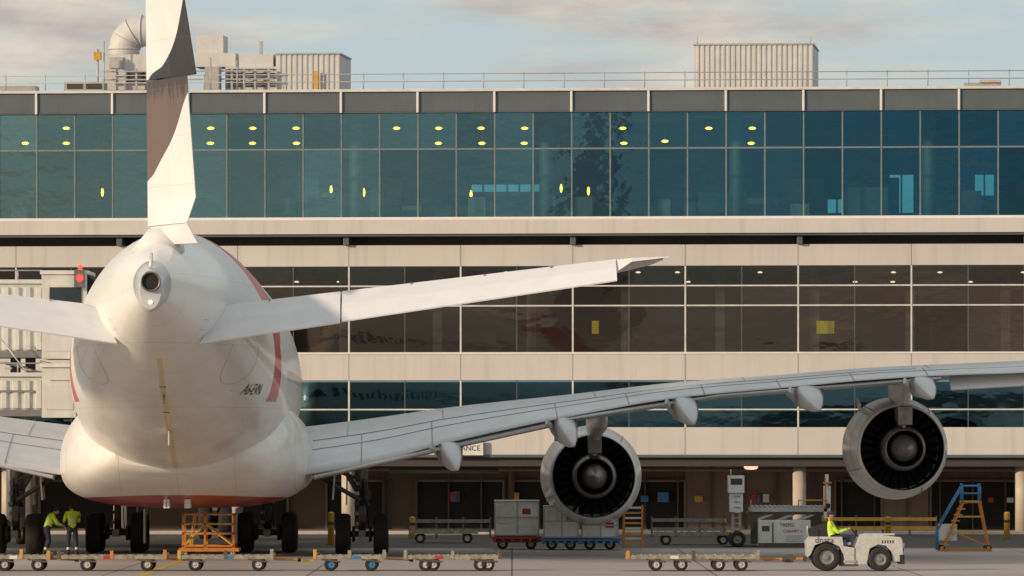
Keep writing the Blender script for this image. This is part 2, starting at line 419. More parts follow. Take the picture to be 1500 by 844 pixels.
for px,pt in((152,60),(308,84),(347,88)):
    u=fu(px,5);b.cyl((u,5.1,zP),(u,5.1,fz(pt,px,5)),.03,M_galv,n=6)
b.obj('roof_air_handling_plant',BLD)
b=MB()
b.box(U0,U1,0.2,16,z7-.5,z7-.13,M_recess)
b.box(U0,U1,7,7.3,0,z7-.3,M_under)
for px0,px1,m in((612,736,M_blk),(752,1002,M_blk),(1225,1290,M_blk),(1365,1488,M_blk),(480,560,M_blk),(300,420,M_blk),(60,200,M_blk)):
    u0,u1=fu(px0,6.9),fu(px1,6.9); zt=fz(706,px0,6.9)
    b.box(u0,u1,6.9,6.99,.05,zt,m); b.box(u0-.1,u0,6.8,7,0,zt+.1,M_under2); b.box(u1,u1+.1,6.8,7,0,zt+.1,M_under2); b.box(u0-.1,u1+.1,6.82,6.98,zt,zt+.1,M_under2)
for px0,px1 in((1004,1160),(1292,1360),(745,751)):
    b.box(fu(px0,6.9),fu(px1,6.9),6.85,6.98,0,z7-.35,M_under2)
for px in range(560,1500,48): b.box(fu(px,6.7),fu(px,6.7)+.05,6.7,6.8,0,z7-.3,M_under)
for py in (688,): b.cyl((U0,5,fz(py,750,5)),(U1,5,fz(py,750,5)),.08,M_under2,n=8)
b.cyl((fu(560),3,fz(690)),(fu(720),3,fz(690)),.12,M_mul,n=8)
for k in range(14):
    px=random.uniform(580,1480); u=fu(px,6.6); b.box(u,u+random.uniform(.15,.5),6.6,6.65,1.2,1.2+random.uniform(.2,.5),random.choice([M_wht,M_red,M_ylw,M_under2,M_blue]))
b.obj('undercroft_walls',BLD)
b=MB()
for px in(-320,-156,12,176,344,510,1171,1497,1660,1830):
    u=fu(px,1); b.cyl((u,1,0),(u,1,z7-.2),.29,M_colm,n=24)
b.obj('undercroft_columns',BLD)
b=MB()
b.rev((fu(1100,2),2,z7-.5-.08),'z',[(-.08,.001),(-.06,.22),(0,.3),(.08,.3)],mat('lamp_pink',(1,.55,.38),.5,var=0,emit=1.3),16)
b.obj('undercroft_lamps',BLD)
SG=empty('entrance_sign',(0,YB,0),-TH)
b=MB(); u0,u1=fu(644,-.3),fu(708,-.3); b.box(u0,u1,-.34,-.28,fz(667,680,-.3),fz(647,680,-.3),M_wht)
b.box(u0-.03,u1+.03,-.30,-.26,fz(668,680,-.3),fz(646,680,-.3),M_txt); b.box((u0+u1)/2-.05,(u0+u1)/2+.05,-.28,-.06,fz(660),fz(655),M_mul)
b.obj('panel',SG); text('lettering',SG,'ENTRANCE',.32,((u0+u1)/2,-.345,fz(657,680,-.3)),M_txt)
# ================================================================ AIRCRAFT
AX,AY,AS=-10.56,184.0,.019
AC=empty('passenger_jet_airliner',(AX,AY,0),math.atan(AS))
def al(px,d): return gx(px,AY+d)-AX+AS*d
def az(py,d): return gz(py,AY+d)
FK=[(0.0,.40,9.05,8.0),(1.2,.62,9.42,7.72),(3,1.05,9.72,7.25),(6,1.72,10.03,6.45),(10,2.42,10.33,5.35),(15,3.02,10.58,4.15),(20,3.42,10.76,3.2),(25,3.60,10.83,2.6),(30,3.64,10.85,2.42),(36,3.64,10.85,2.4),(56,3.6,10.85,2.4),(61,3.3,10.4,2.5),(65,2.6,9.3,2.8),(68.5,1.7,7.9,3.3),(70.5,.9,6.6,3.9),(71.3,.1,5.4,5.0)]
ZF=.43; NU=1.82; NL=2.25
def fsec(d,n=72):
    hw,zt,zb=cr(FK,d); zc=zb+(zt-zb)*(ZF+.07*max(0,1-d/12)); R=[]
    for i in range(n):
        t=2*math.pi*i/n; cx,sx=math.cos(t),math.sin(t); e=NU if sx>0 else NL; hh=(zt-zc) if sx>0 else (zc-zb)
        R.append((hw*math.copysign(abs(cx)**(2/e),cx),d,zc+hh*math.copysign(abs(sx)**(2/e),sx)))
    return R
def fx(d,z):
    hw,zt,zb=cr(FK,d); zc=zb+(zt-zb)*(ZF+.07*max(0,1-d/12)); e=NU if z>zc else NL; hh=(zt-zc) if z>zc else (zc-zb); r=min(1,abs((z-zc)/hh)); return hw*(1-r**e)**(1/e)
m,nt,bs,oc=base('fuselage_livery')
sp=N(nt,'ShaderNodeSeparateXYZ'); nt.links.new(oc,sp.inputs[0]); X,Y,Z=sp.outputs
nn=noise_(nt,oc,.5,6,.6); nf=noise_(nt,oc,4,8,.7); ns=noise_(nt,oc,1.2,6,.6,(1,.25,1))
cc=mixc(nt,ramp(nt,nn,.3,.7),(.77,.765,.74),(.83,.82,.80))
low=ramp(nt,Z,6.8,3.0)
g=mth(nt,'MULTIPLY',mth(nt,'MULTIPLY',ramp(nt,ns,.36,.72),low),.5)
cc=mixc(nt,g,cc,(.42,.32,.22))
cc=mixc(nt,mth(nt,'MULTIPLY',ramp(nt,nf,.58,.75),.16),cc,(.3,.24,.18))
q=mth(nt,'FRACT',mth(nt,'DIVIDE',Y,2.54)); s1=mth(nt,'LESS_THAN',q,.014); cc=mixc(nt,mth(nt,'MULTIPLY',s1,.26),cc,(.25,.22,.2))
for zz in(5.0,6.9,8.9):
    s1=mth(nt,'LESS_THAN',mth(nt,'ABSOLUTE',mth(nt,'SUBTRACT',Z,zz)),.012); cc=mixc(nt,mth(nt,'MULTIPLY',s1,.2),cc,(.25,.22,.2))
fyy=mth(nt,'SUBTRACT',Y,mth(nt,'ADD',mth(nt,'MULTIPLY',mth(nt,'SUBTRACT',Z,5.6),.12),17.8))
wd=mth(nt,'ADD',2.6,mth(nt,'MULTIPLY',mth(nt,'MAXIMUM',mth(nt,'SUBTRACT',Z,7.0),0),4.0))
band=mth(nt,'MULTIPLY',mth(nt,'GREATER_THAN',fyy,0),mth(nt,'LESS_THAN',fyy,wd)); band=mth(nt,'MULTIPLY',band,mth(nt,'GREATER_THAN',Z,5.2))
cc=mixc(nt,band,cc,(.52,.012,.015))
dx=mth(nt,'ABSOLUTE',mth(nt,'ADD',X,mth(nt,'MULTIPLY',mth(nt,'SUBTRACT',nn,.5),.10)))
st=mth(nt,'MULTIPLY',mth(nt,'LESS_THAN',dx,.085),mth(nt,'LESS_THAN',Z,7)); st=mth(nt,'MULTIPLY',st,mth(nt,'GREATER_THAN',Y,6))
cc=mixc(nt,mth(nt,'MULTIPLY',st,mth(nt,'ADD',.25,mth(nt,'MULTIPLY',nf,.6))),cc,(.70,.45,.07))
w1=mth(nt,'LESS_THAN',mth(nt,'FRACT',mth(nt,'DIVIDE',Y,.54)),.5)
wz=mth(nt,'ADD',mth(nt,'LESS_THAN',mth(nt,'ABSOLUTE',mth(nt,'SUBTRACT',Z,6.1)),.18),mth(nt,'LESS_THAN',mth(nt,'ABSOLUTE',mth(nt,'SUBTRACT',Z,8.75)),.17))
win=mth(nt,'MULTIPLY',mth(nt,'MULTIPLY',w1,wz),mth(nt,'GREATER_THAN',Y,24)); cc=mixc(nt,win,cc,(.02,.02,.025))
nt.links.new(cc,bs.inputs['Base Color']); bs.inputs['Roughness'].default_value=.38; bs.inputs['Specular IOR Level'].default_value=.4
bs.inputs['Coat Weight'].default_value=.3; bs.inputs['Coat Roughness'].default_value=.10
M_fus=m
b=MB()
ds=[0,.4,.8,1.2]+[1.2+.6*i for i in range(1,50)]+[31+1.5*i for i in range(0,19)]+[59,60.5,62,63.5,65,66.5,68,69,70,70.6,71,71.3]
ds=sorted(set(round(x,2) for x in ds))
b.loft([fsec(d) for d in ds],M_fus); b.obj('fuselage',AC)
b=MB()
def ell(d,hw,z0,z1,n=40): return [(hw*math.cos(2*math.pi*i/n),d,(z0+z1)/2+(z1-z0)/2*math.sin(2*math.pi*i/n)) for i in range(n)]
b.loft([ell(.6,.56,7.85,9.25),ell(-.15,.42,7.75,9.1),ell(-.55,.35,7.72,9.0),ell(-.7,.31,7.80,8.95)],M_ac)
b.rev((0,-.72,8.60),'y',[(.0,.30),(-.12,.29),(-.12,.255),(0.0,.23)],M_core,28)
b.rev((0,-.72,8.60),'y',[(-.04,.25),(-.04,.001)],M_blk,28)
b.cyl((0,-.7,9.0),(0,-.3,9.35),.05,M_wht,n=8); b.box(-.03,.03,-.5,.3,9.2,9.45,M_wht); b.cyl((0,-.7,8.0),(0,-.74,8.0),.05,M_lampw,n=10)
b.obj('apu_tail_cone',AC)
b=MB()
for sg in(1,-1):
    pts=[]
    for i in range(15):
        t=math.pi+math.pi*i/14; d=11.2+2.2*math.cos(t); z=6.9+1.2*math.sin(t); pts.append((sg*(fx(d,z)-.003),d,z))
    for p,q in zip(pts[:-1],pts[1:]): b.obox(p,q,.02,.02,M_seaml)
for d,z,w_,h_ in((5,7.3,.35,.3),(12,5.5,.5,.4),(17,4.8,.6,.5)):
    for sg in(1,-1):
        for a,b2 in(((d,z),(d+w_,z)),((d+w_,z),(d+w_,z+h_)),((d+w_,z+h_),(d,z+h_)),((d,z+h_),(d,z))):
            b.obox((sg*(fx(*a)-.002),a[0],a[1]),(sg*(fx(*b2)-.002),b2[0],b2[1]),.015,.015,M_seaml)
b.obj('fuselage_access_panels',AC)
m,nt,bs,oc=base('belly_fairing_livery')
sp=N(nt,'ShaderNodeSeparateXYZ'); nt.links.new(oc,sp.inputs[0]); X,Y,Z=sp.outputs
nn=noise_(nt,oc,.7,7,.65); cc=mixc(nt,mth(nt,'MULTIPLY',ramp(nt,nn,.4,.75),.35),(.79,.78,.75),(.48,.38,.28))
rd=mth(nt,'MULTIPLY',mth(nt,'LESS_THAN',Z,mth(nt,'ADD',2.14,mth(nt,'MULTIPLY',mth(nt,'MULTIPLY',X,X),-.010))),mth(nt,'LESS_THAN',mth(nt,'ABSOLUTE',X),3.5)); rd=mth(nt,'MULTIPLY',rd,mth(nt,'LESS_THAN',Y,34))
cc=mixc(nt,rd,cc,(.33,.012,.02))
q=mth(nt,'FRACT',mth(nt,'DIVIDE',X,1.9)); cc=mixc(nt,mth(nt,'MULTIPLY',mth(nt,'LESS_THAN',q,.008),.4),cc,(.2,.18,.16))
nt.links.new(cc,bs.inputs['Base Color']); bs.inputs['Roughness'].default_value=.38; bs.inputs['Specular IOR Level'].default_value=.4; bs.inputs['Coat Weight'].default_value=.3; bs.inputs['Coat Roughness'].default_value=.10
BK=[(21,2.0,4.3,3.1),(22.2,2.9,4.6,2.55),(24,3.55,5.2,2.1),(26,3.95,5.7,1.82),(29,4.2,6.0,1.68),(34,4.25,6.1,1.62),(48,4.2,6.0,1.62),(54,3.6,5.2,1.9),(58,2.6,4.2,2.4)]
def bsec(d,n=72):
    hw,zt,zb=cr(BK,d); R=[]; zc=zb+(zt-zb)*.36
    for i in range(n):
        t=2*math.pi*i/n; cx,sx=math.cos(t),math.sin(t); e=3.1 if sx<0 else 2.2
        hh=(zc-zb) if sx<0 else (zt-zc)
        R.append((hw*math.copysign(abs(cx)**(2/e),cx),d,zc+hh*math.copysign(abs(sx)**(2/e),sx)))
    return R
b=MB(); b.loft([bsec(21+.5*i) for i in range(75)],m); b.obj('belly_fairing',AC)
b=MB()
for x in(-.55,.15): b.box(x,x+.2,24.5,26,1.7,2.0,M_wht)
b.cyl((-.4,23,2.1),(-.4,23,1.75),.03,M_seam,n=6); b.box(-.02,.02,14,15,3.8,4.25,M_wht)
b.cyl((0,10,5.4),(0,9.7,5.1),.03,M_seam,n=6)
for d in(9,12): b.box(-.10,.10,d,d+.3,cr(FK,d)[2]-.03,cr(FK,d)[2]+.2,M_seam)
b.obj('belly_antennas',AC)
cu=bpy.data.curves.new('t','FONT'); cu.body='A6-EVN'; cu.size=.50; to=bpy.data.objects.new('t',cu); col.objects.link(to)
bpy.context.view_layer.update()
me=bpy.data.meshes.new_from_object(to.evaluated_get(bpy.context.evaluated_depsgraph_get())); bpy.data.objects.remove(to)
bm=bmesh.new(); bm.from_mesh(me); bmesh.ops.triangulate(bm,faces=bm.faces); bmesh.ops.subdivide_edges(bm,edges=bm.edges,cuts=2); bm.to_mesh(me); bm.free()
for v in me.vertices:
    d=13.2+v.co.x*1.6; z=5.40+v.co.y; v.co=(fx(d,z)+.012,d,z)
me.materials.clear(); me.materials.append(M_txt); o=bpy.data.objects.new('registration_lettering',me); o.parent=AC; col.objects.link(o)
def symsec(xc,d0,d1,z,t,n=12):
    up=[];lo=[]
    for i in range(n+1):
        f=i/n; h=t*(.06*(1-f)+2.6*(f**.9)*math.sqrt(max(0,1-f))*.36)
        if i==0:h=t*.5*.7
        up.append((xc+max(h,0),d0+(d1-d0)*f,z)); lo.append((xc-max(h,0),d0+(d1-d0)*f,z))
    return up+lo[::-1][1:]
b=MB()
def finsec(z):
    k=(z-9.6)/14.4; return symsec(0,6.6-3.6*k,19-13.0*k,z,.52-.30*k)
b.loft([finsec(9.2+ (24-9.2)*i/12) for i in range(13)],M_acw); b.obj('vertical_fin',AC)
m,nt,bs,oc=base('rudder_livery')
sp=N(nt,'ShaderNodeSeparateXYZ'); nt.links.new(oc,sp.inputs[0]); X,Y,Z=sp.outputs
def fcurve(pts):
    n=N(nt,'ShaderNodeFloatCurve'); cm=n.mapping.curves[0]
    P=sorted(((z-11)/6.5,(x+.5)/2.0) for z,x in pts)
    while len(cm.points)<len(P): cm.points.new(.5,.5)
    for p,q in zip(cm.points,P): p.location=q
    n.mapping.update(); nt.links.new(mth(nt,'DIVIDE',mth(nt,'SUBTRACT',Z,11),6.5),n.inputs[1]); return n.outputs[0]
U=mth(nt,'DIVIDE',mth(nt,'ADD',X,.5),2.0)
c1=fcurve([(17.5,.95),(17.1,.86),(16.7,.78),(15.85,.55),(15.2,.17),(14.8,-.3),(11,-.5)])
c2=fcurve([(17.5,1.5),(14.8,1.2),(14.05,.88),(13.05,.5),(12.4,.1),(12.0,-.15),(11.6,-.45),(11,-.5)])
isup=mth(nt,'GREATER_THAN',Z,14.8)
jag=noise_(nt,oc,2.2,5,.7,(5,1,.35))
cc=mixc(nt,ramp(nt,noise_(nt,oc,.8,5),.3,.7),(.74,.74,.75),(.80,.80,.80))
up=mth(nt,'MULTIPLY',isup,mth(nt,'GREATER_THAN',U,c1)); cc=mixc(nt,up,cc,(.035,.037,.042))
lo=mth(nt,'MULTIPLY',mth(nt,'SUBTRACT',1,isup),mth(nt,'LESS_THAN',U,c2))
brn=mixc(nt,ramp(nt,mth(nt,'ADD',jag,mth(nt,'MULTIPLY',mth(nt,'SUBTRACT',14.5,Z),.35)),.45,.62),(.05,.045,.045),(.15,.105,.09))
cc=mixc(nt,lo,cc,brn)
q=mth(nt,'FRACT',mth(nt,'DIVIDE',Z,1.45)); cc=mixc(nt,mth(nt,'MULTIPLY',mth(nt,'LESS_THAN',q,.012),.3),cc,(.2,.2,.2))
nt.links.new(cc,bs.inputs['Base Color']); bs.inputs['Roughness'].default_value=.35; bs.inputs['Coat Weight'].default_value=.1
def rud(name,sts):
    b=MB(); R=[]
    for z,hd,ht,tx,td in sts:
        hx=-.36+ht
        R.append([(hx-ht,hd,z),(hx-ht*.6,hd+.22,z),(hx+ht*.6,hd+.22,z),(hx+ht,hd,z),(hx+ht+(tx-hx-ht)*.5,hd+(td-hd)*.5+.1,z),(tx,td,z),(tx-.02,td-.02,z),(hx-ht+(tx-hx+ht)*.5-.02,hd+(td-hd)*.5-.08,z)])
    b.loft(R,m,smooth=False); return b.obj(name,AC)
rud('rudder_lower',[(10.45,6.4,.30,.9,3.4),(10.46,6.4,.30,.95,3.2),(11.2,6.3,.29,1.22,2.8),(14.77,5.4,.24,.98,2.1)])
rud('rudder_upper',[(14.83,5.4,.24,1.25,2.3),(17.1,4.8,.2,.90,1.9),(20,4.1,.16,.6,1.4),(24,3.1,.12,.25,.9)])
b=MB()
b.loft([[(-.30,6.4,10.44),(.2,6.6,10.44),(.95,3.2,10.44),(.93,3.15,10.44)],[(.12,5.6,9.86),(.3,6.2,9.86),(1.27,2.9,9.84),(1.25,2.85,9.84)]],M_acw,smooth=False)
b.obj('rudder_foot',AC)
b=MB()
b.loft([[(-.8,4.2,9.6),(.0,3.6,9.5),(.8,4.2,9.6),(.8,17,10.3),(0,21,10.5),(-.8,17,10.3)],[(-.3,5.6,10.35),(.0,5.4,10.35),(.35,5.6,10.35),(.4,14,10.9),(0,18.6,10.95),(-.4,14,10.9)]],M_acw)
b.obj('fin_root_fillet',AC)
def hst(sg,nm):
    b=MB(); R=[]
    for x,dh,dle,zt,t in((.8,7.6,17.5,7.88,.95),(1.9,7.4,16.9,8.0,.9),(5.5,6.4,14.4,8.46,.7),(13.7,4.0,8.6,9.36,.36),(14.9,3.5,7.2,9.42,.14),(15.15,3.4,5.0,9.42,.05)):
        up=[];lo=[]
        for i in range(9):
            f=i/8; y=dh+(dle-dh)*f
            a=(.0,.03,.05,.05,.03,-.02,-.1,-.22,-.5)[i]; l=(-.62,-.8,-.92,-1,-1,-.98,-.9,-.78,-.5)[i]
            up.append((sg*x,y,zt+a*t)); lo.append((sg*x,y,zt+l*t))
        R.append(up+lo[::-1])
    b.loft(R,M_ac,smooth=True); b.obj('horizontal_stabiliser_'+nm,AC)
    b=MB()
    def elev(x0,x1,off):
        R=[]
        for k in range(5):
            f=k/4; x=x0+(x1-x0)*f; q=(x-1.25)/(13.75-1.25)
            xh=x+(.6 if x<2 else 0) * (1-f if x<3 else 0)
            dh=7.45-3.45*q; zt=(7.97+.02)+ (9.36-7.97)*q+ .02; zl=6.88+(8.70-6.88)*q+off; ch=2.0-1.0*q
            R.append([(sg*xh,dh+.0,zt),(sg*xh,dh+.18,zt-.3*(1-q*.5)),(sg*xh,dh-.05,zt-.55*(1-q*.6)),(sg*x,dh-ch,zl-.02),(sg*x,dh-ch-.02,zl+.02),(sg*(xh+x)/2,dh-ch*.5-.05,(zt+zl)/2+.06)])
        b.loft(R,M_acw,smooth=False)
    elev(1.25,5.48,0); elev(5.53,13.75,.03)
    b.loft([[(sg*13.78,4.0,9.38),(sg*13.78,7,9.38),(sg*13.78,3.4,9.02)],[(sg*14.2,3.6,9.42),(sg*14.2,6,9.40),(sg*14.2,3.3,9.30)],[(sg*15.3,3.0,9.45),(sg*15.3,3.6,9.44),(sg*15.3,3.0,9.43)]],M_acw,smooth=False)
    for x in(3.3,7.6,9.8,11.8):
        q=(x-1.25)/12.5; b.box(*(sorted((sg*x,sg*(x+.04)))),7.45-3.45*q-.12,7.45-3.45*q+.3,7.97+1.39*q-.0,7.97+1.39*q+.06,M_seam)
    b.obj('elevator_'+nm,AC)
hst(1,'starboard'); hst(-1,'port')
WK=[(3.0,28.5,18.5,2.7,4.35,1.9),(4.15,28,17.8,2.85,4.46,1.75),(6.7,27.6,15.9,3.31,4.78,1.45),(8.8,27.3,14.3,3.88,5.08,1.2),(13.4,27,11.2,4.85,5.57,.82),(16.8,26,9.7,5.42,5.95,.70),(20.3,25,8.6,5.74,6.20,.62),(23.2,24,7.8,6.0,6.42,.58),(25.4,23.4,7.2,6.12,6.52,.55),(27.9,22.7,6.6,6.2,6.62,.5),(34,21.2,5.0,6.75,7.02,.38),(39.3,19.8,3.4,7.3,7.42,.22)]
GU=[(0,0),(.15,.36),(.3,.66),(.45,.87),(.6,.985),(.7,1),(.85,.93),(.94,.76),(1,.45)]
GL=[(0,.04),(.15,.28),(.3,.55),(.45,.8),(.6,.97),(.7,1),(.85,.9),(.94,.62),(1,.0)]
def wpt(x,f,lower=False,sg=1):
    d,c,zt,zp,t=cr(WK,x); g=cr(GU,f)[0]; z=zt+(zp-zt)*g
    if lower: z-=t*cr(GL,f)[0]
    return (sg*x,d+c*f,z)
FR=[0,.05,.1,.18,.26,.36,.46,.56,.66,.76,.85,.92,.97,1]
NK=[(0,1),(.5,1.07),(1.2,1.145),(2,1.2),(3,1.235),(3.9,1.23),(4.7,1.18),(5.2,1.11)]
def wing(sg,nm):
    b=MB(); xs=[3+.7*i for i in range(52)]+[39.3]
    R=[]
    for x in xs:
        R.append([wpt(x,f,False,sg) for f in FR]+[wpt(x,f,True,sg) for f in FR[::-1][1:]])
    b.loft(R,M_ac); b.obj('wing_'+nm,AC)
    b=MB()
    def seam(pts,w=.035,m=M_seam):
        for p,q in zip(pts[:-1],pts[1:]):
            b.obox((p[0],p[1],p[2]+.004),(q[0],q[1],q[2]+.004),w,.016,m)
    seam([wpt(x,.20,sg=sg) for x in [4.3+.7*i for i in range(46)]])
    seam([wpt(x,.30,sg=sg) for x in [4.3+.7*i for i in range(30)]],.02)
    for x in(6.0,8.4,12.6,15,17.5,20,22.4,24.8,29,33):
        seam([wpt(x,f,sg=sg) for f in(0,.07,.14,.20,.30)],.03)
    for x in(5.5,8.8,14,19,25): seam([wpt(x,f,sg=sg) for f in(.3,.4,.5,.6)],.02)
    b.obj('wing_panel_seams_'+nm,AC)
    b=MB(); R=[]
    for x in(25.55,28,31,34.5,37.5):
        p=wpt(x,0,sg=sg); q=wpt(x,.16,sg=sg); k=1-(x-25.5)/20
        R.append([(p[0],q[1],q[2]+.03),(p[0],q[1],q[2]-.25*k),(p[0],p[1]+.15,p[2]-.52*k),(p[0],p[1]+.10,p[2]-.48*k)])
    b.loft(R,M_acw,smooth=False); b.obj('aileron_'+nm,AC)
    b=MB(); R=[]
    for x in(4.4,8.6,12.4):
        p=wpt(x,0,sg=sg); R.append([(p[0],p[1]+1.3,p[2]+.12),(p[0],p[1]-.25,p[2]-.16),(p[0],p[1]-.22,p[2]-.22),(p[0],p[1]+1.2,p[2]-.28)])
    b.loft(R,M_ac,smooth=False); R=[]
    for x in(12.6,18,25.2):
        p=wpt(x,0,sg=sg); R.append([(p[0],p[1]+1.0,p[2]+.08),(p[0],p[1]-.2,p[2]-.08),(p[0],p[1]-.18,p[2]-.12),(p[0],p[1]+.9,p[2]-.2)])
    b.loft(R,M_ac,smooth=False); b.obj('trailing_edge_flap_'+nm,AC)
    def canoe(b,x,w,zl,L,aft):
        p=wpt(x,0,sg=sg); R=[]
        for f,ww,zt_,zb_ in((-aft,.12,-.92,-1.0),(-aft+.25,.40,-.72,-1.05),(-aft*.55,.74,-.40,-1.06),(-.1,1,-.04,-.98),(.8,1,.0,-.90),(2.2,.9,.02,-.66),(3.8,.6,.0,-.38),(L,.1,-.05,-.2)):
            z0=p[2]+zt_*zl; z1=p[2]+zb_*zl; hw=w*ww/2; R.append([])
            for t in[2*math.pi*(i+.5)/24 for i in range(24)]:
                cx,sx=math.cos(t),math.sin(t); sxx=math.copysign(abs(sx)**.6,sx); cxx=math.copysign(abs(cx)**.6,cx)
                R[-1].append((sg*x-sg*f*.10+hw*cxx*(.80+.20*sxx),p[1]+f,(z0+z1)/2+(z0-z1)/2*sxx))
        b.loft(R,M_ac)
        xr=sg*x+sg*.009
        b.box(xr-w/2-.012,xr-w/2+.1,p[1]-.1,p[1]-.06,p[2]-zl*.85,p[2]-zl*.1,M_seam); b.box(xr+w/2-.1,xr+w/2+.012,p[1]-.1,p[1]-.06,p[2]-zl*.85,p[2]-zl*.1,M_seam)
    b=MB()
    for px,py,w,zl,aft in((660,652,.80,.95,2.1),(830,615,.76,.98,2.1),(1004,592,.84,.92,2.0),(1182,575,.95,.85,2.0),(1345,565,.80,.75,1.7)):
        x=al(px,26); canoe(b,x,w,zl,5,aft)
        p=wpt(x,0,sg=sg); b.obox((sg*(x-.66),p[1]-.5,p[2]-.16),(sg*(x-.34),p[1]+.4,p[2]-.50),.08,.18,M_ac)
    b.obj('flap_track_fairings_'+nm,AC)
    for en,px,py,d,R0 in(('inner',870,698,40,1.48),('outer',1323,657,27,1.42)):
        x=al(px,d)*sg; z=az(py,d); b=MB(); C=(x,d,z)
        b.rev(C,'y',[(.0,R0),(.5,R0*1.07),(1.2,R0*1.145),(2.0,R0*1.20),(3.0,R0*1.235),(3.9,R0*1.23),(4.7,R0*1.18),(5.2,R0*1.11),(5.4,R0*1.04),(5.3,R0*.99),(4.9,R0*.96)],M_nac,64)
        b.rev(C,'y',[(.0,R0),(.02,R0*.985)],M_core,64)
        b.rev(C,'y',[(.02,R0*.985),(.6,R0*.99),(2.0,R0*.99),(4.9,R0*.96)],M_duct,64)
        b.rev(C,'y',[(2.2,R0*.98),(2.2,.5)],M_duct,48)
        for dd in(1.35,3.2,4.75): b.rev(C,'y',[(dd,R0*cr(NK,dd)[0]+.006),(dd+.035,R0*cr(NK,dd+.035)[0]+.006)],M_seam,64)
        for ang in(.9,2.2,3.6,5.2):
            pp=[(x+R0*(cr(NK,dd)[0]+.003)*math.cos(ang),d+dd,z+R0*(cr(NK,dd)[0]+.003)*math.sin(ang)) for dd in(.4,1.0,1.35,2.2,3.2)]
            for p,q in zip(pp[:-1],pp[1:]): b.obox(p,q,.03,.02,M_seam)
        for i in range(26):
            t=2*math.pi*i/26+.05; a=(math.cos(t),math.sin(t)); e=(-a[1],a[0])
            r0,r1=R0*.5,R0*.975
            b.add([(x+a[0]*r0+e[0]*.03,d+1.2,z+a[1]*r0+e[1]*.03),(x+a[0]*r1+e[0]*.03,d+1.2,z+a[1]*r1+e[1]*.03),(x+a[0]*r1+e[0]*.16,d+1.8,z+a[1]*r1+e[1]*.16),(x+a[0]*r0+e[0]*.12,d+1.8,z+a[1]*r0+e[1]*.12)],[(0,1,2,3)],M_vane)
        b.rev(C,'y',[(2.2,R0*.58),(.6,R0*.60),(-.3,R0*.54),(-1.1,R0*.46),(-1.12,R0*.44),(-.7,R0*.43)],M_vane,48)
        b.rev(C,'y',[(-.45,R0*.535),(-1.12,R0*.463),(-1.13,R0*.435)],M_core,48)
        b.rev(C,'y',[(-.8,R0*.43),(-.6,R0*.30)],M_duct,40)
        b.rev(C,'y',[(-.7,R0*.33),(-1.0,R0*.30),(-1.5,R0*.18),(-2.0,R0*.05),(-2.08,.001)],M_plug,40)
        b.obox((x-sg*R0*.8,d+3.8,z+R0*.98),(x-sg*R0*.95,d+2.3,z+R0*1.12),.04,.3,M_nac)
        b.obj('engine_'+en+'_'+nm,AC)
        b=MB(); R=[]
        wz=wpt(abs(x),.35,True)[2]+.15; yt=wpt(abs(x),.25)[1]
        for zz,w,y0,y1 in((z+R0*.42,.18,d-.9,d+4.0),(z+R0*.85,.36,d-1.0,d+4.2),(z+R0*1.15,.48,min(yt,d-1.2),d+4.0),(max(wz,z+R0*1.35),.56,min(yt,d-1.5)-.6,d+3.2 if en=='inner' else d+4)):
            L=y1-y0; R.append([(x-.04,y0,zz),(x-w*.8/2,y0+.15*L,zz),(x-w/2,y0+.4*L,zz),(x-w/2,y0+.8*L,zz),(x,y1,zz),(x+w/2,y0+.8*L,zz),(x+w/2,y0+.4*L,zz),(x+w*.8/2,y0+.15*L,zz),(x+.04,y0,zz)])
        b.loft(R,M_ac)
        b.box(x-.24,x+.24,d-1.3,d-.6,z+R0*.55,z+R0*1.0,M_core)
        b.obj('engine_pylon_'+en+'_'+nm,AC,bevel=.03)
wing(1,'starboard'); wing(-1,'port')
def gearleg(nm,x,d,ztop,axles,tw):
    b=MB(); sg=1 if x>0 else -1
    b.cyl((x,d,.72),(x,d,1.9),.13,M_gear,n=16); b.cyl((x,d,1.7),(x,d,ztop),.21,M_gear,n=16); b.cyl((x,d,1.65),(x,d,1.78),.26,M_geard,n=16)
    L=max(axles)
    b.obox((x,d-L-.15,.70),(x,d+L+.15,.70),.24,.26,M_gear)
    for a in axles:
        b.cyl((x-tw,d+a,.70),(x+tw,d+a,.70),.09,M_geard,n=12)
        for s in(-1,1):
            b.wheel((x+s*tw,d+a,.70),.70,.52,'x',M_tire,M_hub,32)
            b.cyl((x+s*(tw-.32),d+a,.70),(x+s*(tw-.42),d+a,.70),.26,M_geard,n=16)
    b.cyl((x,d,1.9),(x+sg*-1.3,d+.3,ztop),.09,M_gear,n=10); b.cyl((x,d,1.6),(x,d+2.0,ztop),.09,M_geard,n=10)
    b.obox((x,d-.2,1.7),(x,d-.55,1.15),.22,.06,M_gear); b.obox((x,d-.55,1.15),(x,d-.15,.8),.18,.06,M_gear)
    for k in range(6):
        o=random.uniform(-.25,.25); b.cyl((x+o,d-.2,.8+random.random()*.3),(x+o*.6,d-.28,2.2+random.random()*.6),.02,M_tire,n=6)
    for k in range(5):
        zz=1.0+k*.35; b.box(x-.3+.1*random.random(),x-.1,d-.35,d-.22,zz,zz+.12,random.choice([M_gear,M_geard,M_wht]))
    b.box(x+.12,x+.3,d-.35,d-.2,1.9,2.2,M_geard)
    b.obj(nm,AC)
gearleg('wing_landing_gear_starboard',6.0,34,4.1,(-.85,.85),.66)
gearleg('wing_landing_gear_port',-6.0,34,4.1,(-.85,.85),.66)
gearleg('body_landing_gear_starboard',2.65,38,2.3,(-1.6,0,1.6),.78)
gearleg('body_landing_gear_port',-2.65,38,2.3,(-1.6,0,1.6),.78)
gearleg('nose_landing_gear',0.0,66,3.2,(0,),.4)
b=MB()
